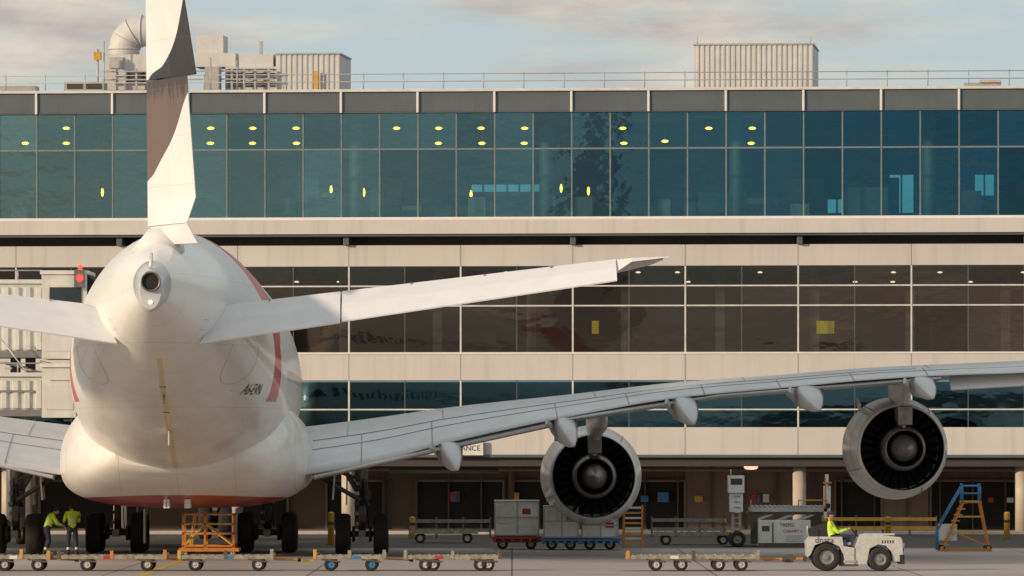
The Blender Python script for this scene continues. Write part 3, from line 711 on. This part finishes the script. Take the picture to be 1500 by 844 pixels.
for s in(-1,1):
    b.obox((s*5.0,33,1.9),(s*5.1,33,3.3),.05,1.6,M_acw) 
    b.obox((s*5.45,35.4,1.7),(s*5.5,35.4,3.9),.05,1.0,M_acw)
    b.obox((s*4.05,31.5,3.0),(s*5.9,33.5,1.9),.12,.12,M_geard)
    b.obox((s*4.0,32.5,3.3),(s*5.9,33.8,2.6),.10,.10,M_geard)
    b.obox((s*1.6,35,.95),(s*1.7,40,1.0),.05,1.2,M_acw)
b.obj('gear_doors_and_braces',AC)

# ================================================================ JET BRIDGE
def bridge(D,px0,px1,pyt,pyb,nm='jet_bridge'):
    e=empty(nm,(0,D,0)); b=MB()
    x0,x1=gx(px0,D),gx(px1,D); zt,zb=gz(pyt,D),gz(pyb,D); xm=gx(62,D)
    b.box(x0,xm,0,3.2,zb,zt-.35,M_jb); b.corr(x0,xm,-.02,zb+.25,zt-.5,.42,.09,M_jb)
    b.box(x0,xm+.1,-.12,3.3,zt-.35,zt-.2,M_jb); b.box(x0,xm+.1,-.15,3.3,zb-.05,zb+.2,M_jbd)
    b.box(x0,xm-.3,-.12,-.03,(zt+zb)/2-.05,(zt+zb)/2+.03,M_jbd)
    b.box(xm,x1,-.3,3.6,zb-.1,zt,M_jb); b.box(xm-.06,x1+.06,-.4,3.7,zt,zt+.14,M_mulw); b.box(xm+.3,x1-.2,-.34,-.3,zb+1.3,zt-.5,M_glassd)
    b.box(xm+.15,x1-.1,-.33,-.3,zb+.2,zb+1.1,M_plant)
    for k in range(9):
        x=x1+.06*k; b.box(x,x+.03,-.2+.03*k,3.5,zb+.05*k,zt-.05*k,M_seat)
    for k in range(10):
        x=x0+k*(xm-x0)/9; b.cyl((x,0,zt-.2),(x,0,zt+.15),.03,M_galv,n=6)
    b.cyl((x0,0,zt+.15),(xm,0,zt+.15),.03,M_galv,n=6)
    return e,b,(x0,x1,zt,zb,xm)
e,b,(x0,x1,zt,zb,xm)=bridge(240,-260,128,402,522)
for x in(gx(18,240),gx(40,240)): b.cyl((x,1.6,.7),(x,1.6,zb),.2,M_jbd,n=14)
b.box(gx(0,240),gx(60,240),1.2,2.0,.5,.9,M_jbd)
for x in(gx(4,240),gx(56,240)): b.wheel((x,1.6,.5),.5,.35,'x',M_tire,M_hub)
for k in range(12):
    a=gx(0,240)+k*.25; b.box(a,a+.26,-.9,-.2,zb-.28-k*.22,zb-.22-k*.22,M_galv)
b.cyl((gx(0,240),-.9,zb+.8),(gx(70,240),-.9,zb-1.6),.03,M_galv,n=6)
for px,py in((20,532),(45,540),(70,530)): b.cyl((gx(px-10,240),-.6,gz(py,240)),(gx(px+22,240),-.6,gz(py+8,240)),.06,M_jbd,n=8)
b.obj('tunnel_and_cab',e)
b=MB(); x=gx(119,240); z=gz(412,240); b.box(x-.22,x+.16,-.75,-.4,z-.25,z+.42,M_mul); b.cyl((x,-.86,z+.1),(x,-.75,z+.1),.13,M_redlamp,n=14); b.cyl((x,-.6,z+.4),(x,-.6,z+.6),.08,M_redlamp,n=12); b.obj('red_signal_lamp',e)
e,b,(x0,x1,zt,zb,xm)=bridge(236,-260,112,538,608)
for x in(gx(12,236),): b.cyl((x,1.6,.7),(x,1.6,zb),.2,M_jbd,n=14)
b.wheel((gx(0,236),1.6,.5),.5,.35,'x',M_tire,M_hub); b.wheel((gx(26,236),1.6,.5),.5,.35,'x',M_tire,M_hub)
b.obj('tunnel_and_cab',e)

# ================================================================ GROUND EQUIPMENT
def dolly(px0,px1,D=191.0,wh=(.16,.84),hub=None,load=None,tow=1,nm='baggage_dolly'):
    x0,x1=gx(px0,D),gx(px1,D); L=x1-x0; e=empty(nm,(x0,D,0)); b=MB(); hub=hub or M_hubw
    W=1.5; z=.42
    b.box(.1,L-.1,-W/2,-W/2+.08,z-.06,z+.06,M_cart); b.box(.1,L-.1,W/2-.08,W/2,z-.06,z+.06,M_cart)
    b.box(.0,.12,-W/2,W/2,z-.08,z+.12,M_cart); b.box(L-.12,L,-W/2,W/2,z-.08,z+.12,M_cart)
    b.box(.15,L-.15,-W/2+.1,W/2-.1,z-.03,z+.015,M_cartd)
    n=int(L/.28)
    for i in range(n):
        x=.2+(L-.4)*i/(n-1); b.cyl((x,-W/2+.1,z+.045),(x,W/2-.1,z+.045),.035,M_galv,n=8)
    for x in(.05,L-.05,L/2):
        b.box(x-.05,x+.05,-W/2-.02,-W/2+.05,z-.05,z+.2+random.uniform(0,.05),random.choice([M_cart,M_cartd,M_org,M_ylw]))
    for w in wh:
        x=L*w
        b.cyl((x,-W/2+.12,.2),(x,W/2-.12,.2),.035,M_cartd,n=8)
        for s in(-1,1):
            b.wheel((x,s*(W/2-.1),.2),.2,.13,'y',M_tire,hub,20); b.box(x-.1,x+.1,s*(W/2-.25)-.05,s*(W/2-.25)+.05,.2,z-.06,M_cartd)
        b.obox((x-.3,-W/2+.03,.36),(x+.3,-W/2+.03,.28),.06,.05,M_cartd)
    a=random.uniform(.25,.55); b.box(L*a,L*a+.25,-W/2-.012,-W/2-.002,z-.05,z+.05,random.choice([M_red,M_blue,M_wht]))
    if tow: b.obox((L,0,.36),(L+.75,0,.33),.07,.06,M_org); b.obox((L-.02,-.3,.36),(L+.4,0,.35),.05,.05,M_org); b.obox((L-.02,.3,.36),(L+.4,0,.35),.05,.05,M_org); b.box(L+.7,L+.82,-.05,.05,.27,.45,M_cartd)
    b.obj('chassis',e,bevel=.006); return e
dolly(-110,-20,wh=(.3,.8)); dolly(-8,76,wh=(.2,.78)); dolly(86,246,wh=(.27,.82)); dolly(262,402,wh=(.18,.84)); dolly(460,566,wh=(.24,.8),hub=M_blue,tow=1); dolly(592,735,wh=(.22,.30,.78,.86),tow=0); dolly(917,1112,wh=(.22,.41,.69,.86))
e=empty('tow_bar',(0,191,0)); b=MB(); b.obox((gx(1120,191),0,.33),(gx(1182,191),0,.38),.08,.08,M_org); b.obox((gx(400,191),0,.35),(gx(460,191),0,.30),.1,.06,M_ylw); b.box(gx(1150,191),gx(1162,191),-.1,.1,.25,.5,M_cartd); b.obj('bar',e)

D=191.0; e=empty('baggage_tow_tractor',(gx(1178,D),D,0)); S=F/D
def L(px): return (px-1178)/S
def Zt(py): return gz(py,D)
b=MB(); W=.68
def prof(b,pts,w,m):
    b.loft([[(L(x),-w,Zt(y)) for x,y in pts],[(L(x),w,Zt(y)) for x,y in pts]],m,smooth=False)
prof(b,[(1180,793),(1186,786),(1232,786),(1234,800),(1250,802),(1250,826),(1236,826),(1234,812),(1228,800),(1210,792),(1192,798),(1186,812),(1181,816)],W,M_tug)
prof(b,[(1251,800),(1258,783),(1268,781),(1318,787),(1320,792),(1321,822),(1306,822),(1304,808),(1296,799),(1284,797),(1272,803),(1268,826),(1251,826)],W*.96,M_tug)
prof(b,[(1230,806),(1256,806),(1256,829),(1230,829)],W*.9,M_cartd)
prof(b,[(1186,806),(1316,806),(1316,820),(1186,820)],W*.6,M_seat)
b.box(L(1316),L(1323),-W,W,Zt(826),Zt(812),M_seat); b.box(L(1321),L(1322.5),-.4,.4,Zt(808),Zt(794),M_seat)
for s in(-1,1):
    b.cyl((L(1321),s*.48,Zt(799)),(L(1323),s*.48,Zt(799)),.08,M_wht,n=12)
    b.wheel((L(1209),s*(W-.06),.42),.42,.26,'y',M_tire,M_hub,28); b.wheel((L(1287),s*(W-.06),.36),.36,.24,'y',M_tire,M_hub,28)
b.box(L(1206),L(1231),-.5,.5,Zt(798),Zt(788),M_seat); b.obox((L(1210),0,Zt(790)),(L(1203),0,Zt(768)),.9,.1,M_seat)
b.cyl((L(1257),-.25,Zt(786)),(L(1248),-.25,Zt(776)),.02,M_seat,n=8)
cx,cz=L(1247),Zt(775)
R=[]
for i in range(24):
    t=2*math.pi*i/24; R.append(Vector((cx-.10*math.cos(t)*.75,-.25+.17*math.sin(t),cz+.17*math.cos(t)*.75)))
for i in range(24): b.cyl(R[i],R[(i+1)%24],.014,M_seat,n=6,caps=False)
b.cyl(R[0],R[12],.01,M_seat,n=6);b.cyl(R[6],R[18],.01,M_seat,n=6)
b.box(L(1270),L(1310),-.3,.3,Zt(782)-.04,Zt(782)+.012,M_tug); b.cyl((L(1182),-.3,Zt(786)),(L(1182),-.3,Zt(770)),.02,M_galv,n=6); b.box(L(1176),L(1182),-.08,.08,Zt(822),Zt(814),M_cartd)
for k in range(5): b.box(L(1290)+k*.08,L(1290)+k*.08+.04,-W*.96-.004,-W*.9,Zt(798)+.05,Zt(790)-.02,M_seat)
b.box(L(1234),L(1252),-W-.02,-W+.3,Zt(824),Zt(820),M_galv)
b.obj('body',e,bevel=.025)
text('lettering',e,'dnata',.26,(L(1206),-W-.004,Zt(791)),M_txt,ext=.002)

def person(nm,loc,rz,J,parent=None,hv=M_hv,cap=True):
    e=empty(nm,loc,rz)
    if parent: e.parent=parent
    order=['pelvis','waist','chest','neck','hb','shL','elL','wrL','shR','elR','wrR','hiL','knL','anL','toL','hiR','knR','anR','toR']
    rad=dict(pelvis=.155,waist=.145,chest=.165,neck=.06,hb=.055,sh=.085,el=.06,wr=.038,hi=.11,kn=.075,an=.055,to=.042)
    E=[('pelvis','waist'),('waist','chest'),('chest','neck'),('neck','hb')]
    for s in'LR': E+=[('chest','sh'+s),('sh'+s,'el'+s),('el'+s,'wr'+s),('pelvis','hi'+s),('hi'+s,'kn'+s),('kn'+s,'an'+s),('an'+s,'to'+s)]
    J=dict(J); J['waist']=tuple((Vector(J['pelvis'])*.55+Vector(J['chest'])*.45)); J['hb']=tuple(Vector(J['neck'])*.4+Vector(J['head'])*.6)
    me=bpy.data.meshes.new('sk'); me.from_pydata([J[k] for k in order],[(order.index(a),order.index(b_)) for a,b_ in E],[])
    o=bpy.data.objects.new('sk',me); col.objects.link(o)
    md=o.modifiers.new('s','SKIN'); md.use_smooth_shade=True
    for i,k in enumerate(order):
        r=rad.get(k) or rad[k[:2]]; me.skin_vertices[0].data[i].radius=(r*(.82 if k in('waist','chest','pelvis') else 1),r); me.skin_vertices[0].data[i].use_root=(k=='pelvis')
    sb=o.modifiers.new('d','SUBSURF'); sb.levels=2; sb.render_levels=2
    bpy.context.view_layer.update()
    m2=bpy.data.meshes.new_from_object(o.evaluated_get(bpy.context.evaluated_depsgraph_get())); bpy.data.objects.remove(o)
    for mm in(hv,M_navy,M_skin,M_boot,M_refl): m2.materials.append(mm)
    tab={('neck','hb'):2}
    for s in'LR': tab[('hi'+s,'kn'+s)]=1; tab[('kn'+s,'an'+s)]=1; tab[('an'+s,'to'+s)]=3; tab[('pelvis','hi'+s)]=1
    for p in m2.polygons:
        c=p.center; best=9;bi=0;bt=0
        for a,b_ in E:
            A=Vector(J[a]);B=Vector(J[b_]);t=max(0,min(1,(c-A).dot(B-A)/(B-A).length_squared)); dd=(c-(A+(B-A)*t)).length
            if dd<best: best=dd;bi=tab.get((a,b_),0);bt=((a,b_),t)
        if bt[0]==('waist','chest') and .2<bt[1]<.55: bi=4
        if bt[0][0][:2]=='kn' and .55<bt[1]<.75: bi=4
        if bt[0][0][:2]=='el' and .3<bt[1]<.5: bi=4
        p.material_index=bi; p.use_smooth=True
    m2.name='body'; bo=bpy.data.objects.new('body',m2); bo.parent=e; col.objects.link(bo)
    b=MB(); H=Vector(J['head']); fw=Vector(J.get('face',(1,0,0))).normalized(); side=Vector((-fw.y,fw.x,0)).normalized(); upv=fw.cross(side)
    def elp(c,rx,ry,rz_,m,n=16,k=10,z0=-1,z1=1):
        R=[]
        for i in range(k+1):
            a=z0+(z1-z0)*i/k; a=math.asin(max(-1,min(1,a))); R.append([c+fw*(rx*math.cos(a)*math.cos(2*math.pi*j/n))+side*(ry*math.cos(a)*math.sin(2*math.pi*j/n))+upv*(rz_*math.sin(a)) for j in range(n)])
        b.loft(R,m)
    elp(H,.098,.078,.122,M_skin); elp(H-upv*.055+fw*.035,.06,.052,.06,M_skin)
    elp(H+fw*.1-upv*.01,.022,.014,.026,M_skin,8,6)
    for s in(-1,1):
        elp(H+side*s*.08-upv*.005,.02,.01,.032,M_skin,8,6); elp(H+fw*.088+side*s*.032+upv*.018,.010,.013,.008,M_hair,8,5)
    elp(H+fw*.088-upv*.06,.01,.025,.006,mat('lips',(.35,.13,.1),.5),8,5)
    elp(H+upv*.03-fw*.012,.103,.085,.105,M_hair,16,8,-.05,1); elp(H-fw*.03,.085,.082,.1,M_hair,16,8,-.5,1)
    if cap:
        elp(H+upv*.055-fw*.005,.108,.09,.085,M_navy,16,6,0,1); b.obox(H+upv*.058+fw*.09,H+upv*.05+fw*.17,.12,.012,M_navy)
    for s in'LR':
        w=Vector(J['wr'+s]); dr=(w-Vector(J['el'+s])).normalized(); sd=dr.cross(Vector((0,0,1)));
        if sd.length<.2: sd=Vector((0,1,0))
        sd.normalize(); dn=dr.cross(sd).normalized(); 
        if dn.z>0: dn=-dn
        b.cyl(w,w+dr*.09,.03,M_skin,.038,n=10)
        for k,(o_,l) in enumerate(((-.03,.065),(-.01,.078),(.01,.073),(.03,.058))):
            p=w+dr*.085+sd*o_; p2=p+(dr*.8+dn*.6)*l*.55; p3=p2+(dr*.1+dn)*l*.5
            b.cyl(p,p2,.0095,M_skin,.0085,n=7); b.cyl(p2,p3,.0085,M_skin,.007,n=7)
        p=w+dr*.03+sd*(-.03 if s=='R' else .03); q=p+(dr*.6+sd*(-.7 if s=='R' else .7)).normalized()*.04; b.cyl(p,q,.012,M_skin,.01,n=7); b.cyl(q,q+(dr+dn*.5)*.03,.01,M_skin,.008,n=7)
    b.obj('head_and_hands',e); return e
def lp(px,py,y): return (L(px),y,Zt(py))
# the driver is a top-level figure standing in the tractor's own frame
person('tractor_driver',(gx(1178,191.0),191.0,0),0,dict(pelvis=lp(1219,789,-.22),chest=lp(1215,772,-.22),neck=lp(1214.5,763,-.22),head=lp(1216,755,-.22),face=(1,-.25,-.05),
 shL=lp(1216,767,-.02),elL=lp(1226,778,.0),wrL=lp(1240,775,-.08),shR=lp(1216,767,-.42),elR=lp(1226,780,-.45),wrR=lp(1241,775,-.40),
 hiL=lp(1221,790,-.12),knL=lp(1241,786,-.10),anL=lp(1246,804,-.10),toL=lp(1253,805,-.10),hiR=lp(1221,790,-.34),knR=lp(1240,785,-.36),anR=lp(1244,802,-.36),toR=lp(1251,804,-.36)))
def worker(px,D,rz,J,nm='ground_crew_worker',cap=True): person(nm,(gx(px,D),D,0),rz,J,cap=cap)
worker(70,216,math.radians(20),dict(pelvis=(-.05,0,.92),chest=(.12,0,1.3),neck=(.22,0,1.43),head=(.32,0,1.52),face=(1,0,-.6),shL=(.13,.19,1.36),elL=(.30,.24,1.12),wrL=(.50,.16,1.0),shR=(.13,-.19,1.36),elR=(.28,-.24,1.1),wrR=(.50,-.14,1.02),
 hiL=(-.05,.1,.88),knL=(.08,.12,.48),anL=(-.05,.13,.08),toL=(.13,.14,.045),hiR=(-.05,-.1,.88),knR=(.02,-.13,.47),anR=(-.2,-.15,.08),toR=(-.02,-.16,.045)))
worker(106,216,math.radians(110),dict(pelvis=(0,0,.93),chest=(.03,0,1.36),neck=(.06,0,1.51),head=(.11,0,1.62),face=(1,.1,-.25),shL=(.04,.2,1.43),elL=(.12,.27,1.17),wrL=(.34,.2,1.15),shR=(.04,-.2,1.43),elR=(.1,-.27,1.16),wrR=(.33,-.18,1.18),
 hiL=(0,.1,.9),knL=(.05,.13,.49),anL=(0,.14,.08),toL=(.17,.16,.045),hiR=(0,-.1,.9),knR=(.01,-.13,.49),anR=(-.07,-.15,.08),toR=(.1,-.17,.045)))

D=232.0; e=empty('container_loader',(0,D,0)); b=MB()
def bx(px0,px1,pyt,pyb,y0,y1,m): b.box(gx(px0,D),gx(px1,D),y0,y1,gz(pyb,D),gz(pyt,D),m)
bx(1110,1186,762,800,-.7,1.6,M_wht); bx(1186,1206,772,797,-.5,1.5,M_cart); bx(1100,1212,744,750,.1,2.4,M_galv); bx(1096,1212,750,754,.2,2.3,M_cartd)
for i in range(16): bx(1102+i*6.8,1105+i*6.8,741,744,.1,2.4,M_galv)
bx(1100,1110,754,797,.2,.4,M_cartd); bx(1130,1132,765,795,-.72,-.7,M_cartd); bx(1150,1175,783,793,-.715,-.7,M_plant); bx(1115,1126,770,778,-.715,-.7,M_cartd); bx(1110,1186,795,801,-.74,-.7,M_cartd)
for px in(1118,1150,1180): b.obox((gx(px-14,D),.3,gz(764,D)),(gx(px+14,D),.3,gz(753,D)),.1,.1,M_galv)
bx(1067,1090,697,722,-.3,.9,M_wht); bx(1070,1087,701,710,-.32,-.3,M_glassd); bx(1069,1088,722,750,-.2,.8,M_wht); bx(1072,1076,750,797,.2,.5,M_galv); bx(1082,1086,750,797,.2,.5,M_galv)
for i in range(8): bx(1076,1084,726+i*8,727.5+i*8,-.25,-.19,M_galv)
bx(1207,1217,712,760,.1,.5,M_wht); bx(1209,1214,695,712,.1,.3,M_wht); bx(1206,1218,706,709,0,.3,M_org); bx(1209,1216,738,744,0,.1,M_blk)
b.cyl((gx(1209,D),-.1,gz(700,D)),(gx(1209,D),-.1,gz(745,D)),.03,M_org,n=6); b.cyl((gx(1070,D),-.3,gz(697,D)),(gx(1070,D),-.3,gz(688,D)),.03,M_galv,n=6)
for px in(1100,1212):
    b.cyl((gx(px,D),.1,gz(744,D)),(gx(px,D),.1,gz(732,D)),.025,M_ylw,n=6)
b.cyl((gx(1170,D),.1,gz(733,D)),(gx(1212,D),.1,gz(733,D)),.025,M_ylw,n=6); b.cyl((gx(1170,D),.1,gz(744,D)),(gx(1170,D),.1,gz(732,D)),.025,M_ylw,n=6)
for px in(1080,1125,1170,1200):
    for y in(-.4,1.5): b.wheel((gx(px,D),y,.3),.3,.25,'y',M_tire,M_hub,20)
bx(1060,1210,799,802,-.2,1.6,M_cartd)
b.obj('chassis_and_platform',e,bevel=.015); text('lettering',e,'TREPEL',.17,(gx(1152,D),-.708,gz(769,D)),M_txt,ext=.002); text('fleet_number',e,'CHAMPT 1',.15,(gx(1160,D),-.708,gz(778,D)),M_red,ext=.002)

D=223.0; e=empty('maintenance_steps',(0,D,0)); b=MB()
def P(px,py,y): return (gx(px,D),y,gz(py,D))
for y in(0,.9):
    b.obox(P(1380,806,y),P(1412,735,y),.06,.06,M_org); b.obox(P(1450,806,y),P(1436,735,y),.06,.06,M_org)
    b.obox(P(1412,735,y),P(1436,735,y),.06,.06,M_ylw); b.obox(P(1376,806,y),P(1453,806,y),.08,.08,M_org)
    for px in(1410,1436): b.cyl(P(px,735,y),P(px,712,y),.03,M_blue,n=8)
    b.cyl(P(1410,712,y),P(1436,712,y),.03,M_blue,n=8); b.cyl(P(1410,723,y),P(1436,723,y),.025,M_blue,n=8)
    b.cyl(P(1410,712,y),P(1374,775,y),.03,M_blue,n=8); b.cyl(P(1374,775,y),P(1374,806,y),.03,M_blue,n=8)
    b.obox(P(1392,780,y),P(1445,780,y),.05,.05,M_ylw); b.obox(P(1402,757,y),P(1440,757,y),.05,.05,M_ylw); b.obox(P(1395,778,y),P(1448,800,y),.04,.04,M_org)
b.cyl(P(1410,710,0),P(1410,710,.9),.03,M_blue,n=8); b.cyl(P(1436,710,0),P(1436,710,.9),.03,M_blue,n=8)
for i in range(8):
    f=i/7; x=1384+28*f; y=798-61*f; b.box(gx(x-4,D),gx(x+6,D),0,.9,gz(y,D)-.02,gz(y,D)+.02,M_ylw)
b.box(gx(1408,D),gx(1438,D),0,.9,gz(737,D),gz(734,D),M_ylw); b.box(gx(1376,D),gx(1402,D),.1,.6,gz(792,D),gz(768,D),M_wht)
for px in(1380,1448):
    for y in(0,.9): b.wheel((gx(px,D),y,.12),.12,.06,'y',M_tire,M_hubw,14)
b.obj('frame',e)
D=226.0; e=empty('boarding_steps',(0,D,0)); b=MB()
for px in(914,941): b.obox(P(px,803,0),P(px,741,.0),.07,.07,M_org); b.obox(P(px,803,1.5),P(px,741,.2),.07,.07,M_ylw)
for i in range(8): b.box(gx(914,D),gx(941,D),.02,.4,gz(797-7.5*i,D)-.02,gz(797-7.5*i,D)+.045,M_wht if i%2 else M_ylw)
b.obj('frame',e)
D=212.0; e=empty('work_platform',(0,D,0)); b=MB()
for y in(0,1.4):
    for px in(268,300,342): b.obox(P(px,808,y),P(px,752,y),.06,.06,M_org)
    for py in(754,768,782,800): b.obox(P(266,py,y),P(344,py,y),.06,.05,M_org if py!=768 else M_ylw)
    b.obox(P(268,800,y),P(300,768,y),.05,.05,M_ylw); b.obox(P(300,768,y),P(342,800,y),.05,.05,M_ylw); b.obox(P(285,752,y),P(278,800,y),.05,.05,M_ylw)
b.box(gx(266,D),gx(344,D),0,1.4,gz(783,D),gz(780,D),M_cart); b.box(gx(262,D),gx(350,D),-.1,1.5,gz(808,D),gz(803,D),M_org)
for px in(270,340):
    for y in(0,1.4): b.wheel((gx(px,D),y,.15),.15,.08,'y',M_tire,M_hubw,14)
b.obj('frame',e)
def uld(px0,px1,pyt,pyb,D,nm,dm):
    e=empty(nm,(0,D,0)); b=MB(); x0,x1=gx(px0,D),gx(px1,D); zt,zb=gz(pyt,D),gz(pyb,D); c=.35*(x1-x0)*.5
    R=[[(x0,y,zb),(x1-c*.6,y,zb),(x1,y,zb+c*.6),(x1,y,zt),(x0,y,zt)] for y in(0,1.5)]
    b.loft(R,M_uld,smooth=False)
    for x in(x0,(x0+x1)/2,x1-.05): b.box(x,x+.05,-.03,0,zb+.02,zt,M_galv)
    for z in(zb,zt-.05,(zt+zb)/2): b.box(x0,x1-.02,-.035,-.005,z+c*.0,z+.05,M_galv)
    b.box(x0+.15,(x0+x1)/2-.1,-.02,-.006,zb+.7*(zt-zb)*.5,zb+.2+.7*(zt-zb),M_wht); b.box((x0+x1)/2+.2,(x0+x1)/2+.5,-.02,-.006,zt-.5,zt-.3,M_red)
    b.box(x0-.1,x1+.1,-.1,1.6,zb-.12,zb-.02,dm); 
    for k in range(6):
        x=x0+(x1-x0)*k/5; b.box(x-.06,x+.06,-.12,-.1,zb-.22,zb-.02,dm)
    for x in(x0+.3,x1-.3):
        for y in(.1,1.4): b.wheel((x,y,.2),.2,.14,'y',M_tire,M_hubw,16)
    b.box(x0,x1,0,1.5,.25,.35,M_cartd)
    b.obj('body',e,bevel=.01)
uld(724,790,733,785,227,'baggage_container',M_red); uld(796,848,741,788,226,'baggage_container',M_blue); uld(852,906,753,788,226,'baggage_container',M_blue)  # the two blue-dolly containers stand in for a wrapped pallet
for px,D,t in((485,236,750),(1475,250,750),(1301,255,757),(604,250,757),(1060,258,760),(1208,252,755)):
    e=empty('safety_bollard',(gx(px,D),D,0)); b=MB(); h=gz(t,D); b.cyl((0,0,0),(0,0,h-.05),.12,M_ylw,n=16); b.rev((0,0,h-.05),'z',[(0,.12),(.04,.09),(.06,.001)],M_ylw,16); b.cyl((0,0,0),(0,0,.03),.2,M_cartd,n=16); b.cyl((0,0,h*.6),(0,0,h*.6+.12),.122,M_seat,n=16,caps=False); b.obj('post',e)
for px0,px1,D in((1215,1372,258),(600,718,252),(955,1060,255)):
    e=empty('guard_rail',(0,D,0)); b=MB(); x0,x1=gx(px0,D),gx(px1,D); mm=M_ylw if px0>1000 else M_gear
    for z in(.25,.62): b.box(x0,x1,0,.06,z,z+.14,mm)
    n=max(3,int((x1-x0)/1.1))
    for i in range(n+1): b.box(x0+(x1-x0)*i/n-.04,x0+(x1-x0)*i/n+.04,.06,.14,0,.85,M_cartd)
    b.obj('rails',e)
for px0,px1,D in((960,1075,236),(600,700,240)):
    e=empty('baggage_dolly',(0,D,0)); b=MB(); x0,x1=gx(px0,D),gx(px1,D)
    b.box(x0,x1,0,1.4,.38,.48,M_cartd); b.box(x0,x1,-.02,0,.36,.5,M_cart)
    for k in range(int((x1-x0)/.3)): b.cyl((x0+.1+k*.3,0,.5),(x0+.1+k*.3,1.4,.5),.03,M_gear,n=8)
    for x in(x0+.4,x1-.4):
        for y in(.1,1.3): b.wheel((x,y,.2),.2,.13,'y',M_tire,M_hubw,16)
    b.obj('frame',e)

# ================================================================ SKY / LIGHT / CAMERA
w=bpy.data.worlds.new('World'); sc.world=w; w.use_nodes=True; nt=w.node_tree
bg=nt.nodes['Background']; sky=N(nt,'ShaderNodeTexSky'); sky.sky_type='NISHITA'; sky.sun_disc=False
EL,AZ=math.radians(15),math.radians(236)
sky.sun_elevation=EL; sky.sun_rotation=AZ; sky.air_density=1; sky.dust_density=2
tc=N(nt,'ShaderNodeTexCoord'); g=tc.outputs['Generated']
n1=noise_(nt,g,10,7,.55,(1,1,4.5)); n2=noise_(nt,g,24,6,.6,(1,1,4))
cl=mixc(nt,ramp(nt,n2,.40,.60),(8.3,7.3,6.2),(5.4,4.75,4.6))
cl2=mixc(nt,ramp(nt,n1,.44,.57),(5.3,6.4,6.7),cl)
c=mixc(nt,.86,sky.outputs[0],cl2)
nt.links.new(c,bg.inputs[0]); bg.inputs[1].default_value=.100
sun=bpy.data.lights.new('sun','SUN'); sun.energy=3.5; sun.angle=math.radians(2.5); sun.color=(1,.77,.54)
so=bpy.data.objects.new('sun',sun); col.objects.link(so)
dirv=Vector((math.sin(AZ)*math.cos(EL),math.cos(AZ)*math.cos(EL),math.sin(EL)))
so.rotation_euler=dirv.to_track_quat('Z','Y').to_euler()
cam=bpy.data.cameras.new('camera'); cam.sensor_width=36; cam.lens=F/1500*36; cam.shift_y=(HY-422)/1500; cam.clip_end=12000; cam.clip_start=1
co=bpy.data.objects.new('camera',cam); col.objects.link(co); co.location=(0,0,CH); co.rotation_euler=(math.pi/2,0,0); sc.camera=co
sc.view_settings.view_transform='Standard'; sc.view_settings.look='None'; sc.view_settings.exposure=0
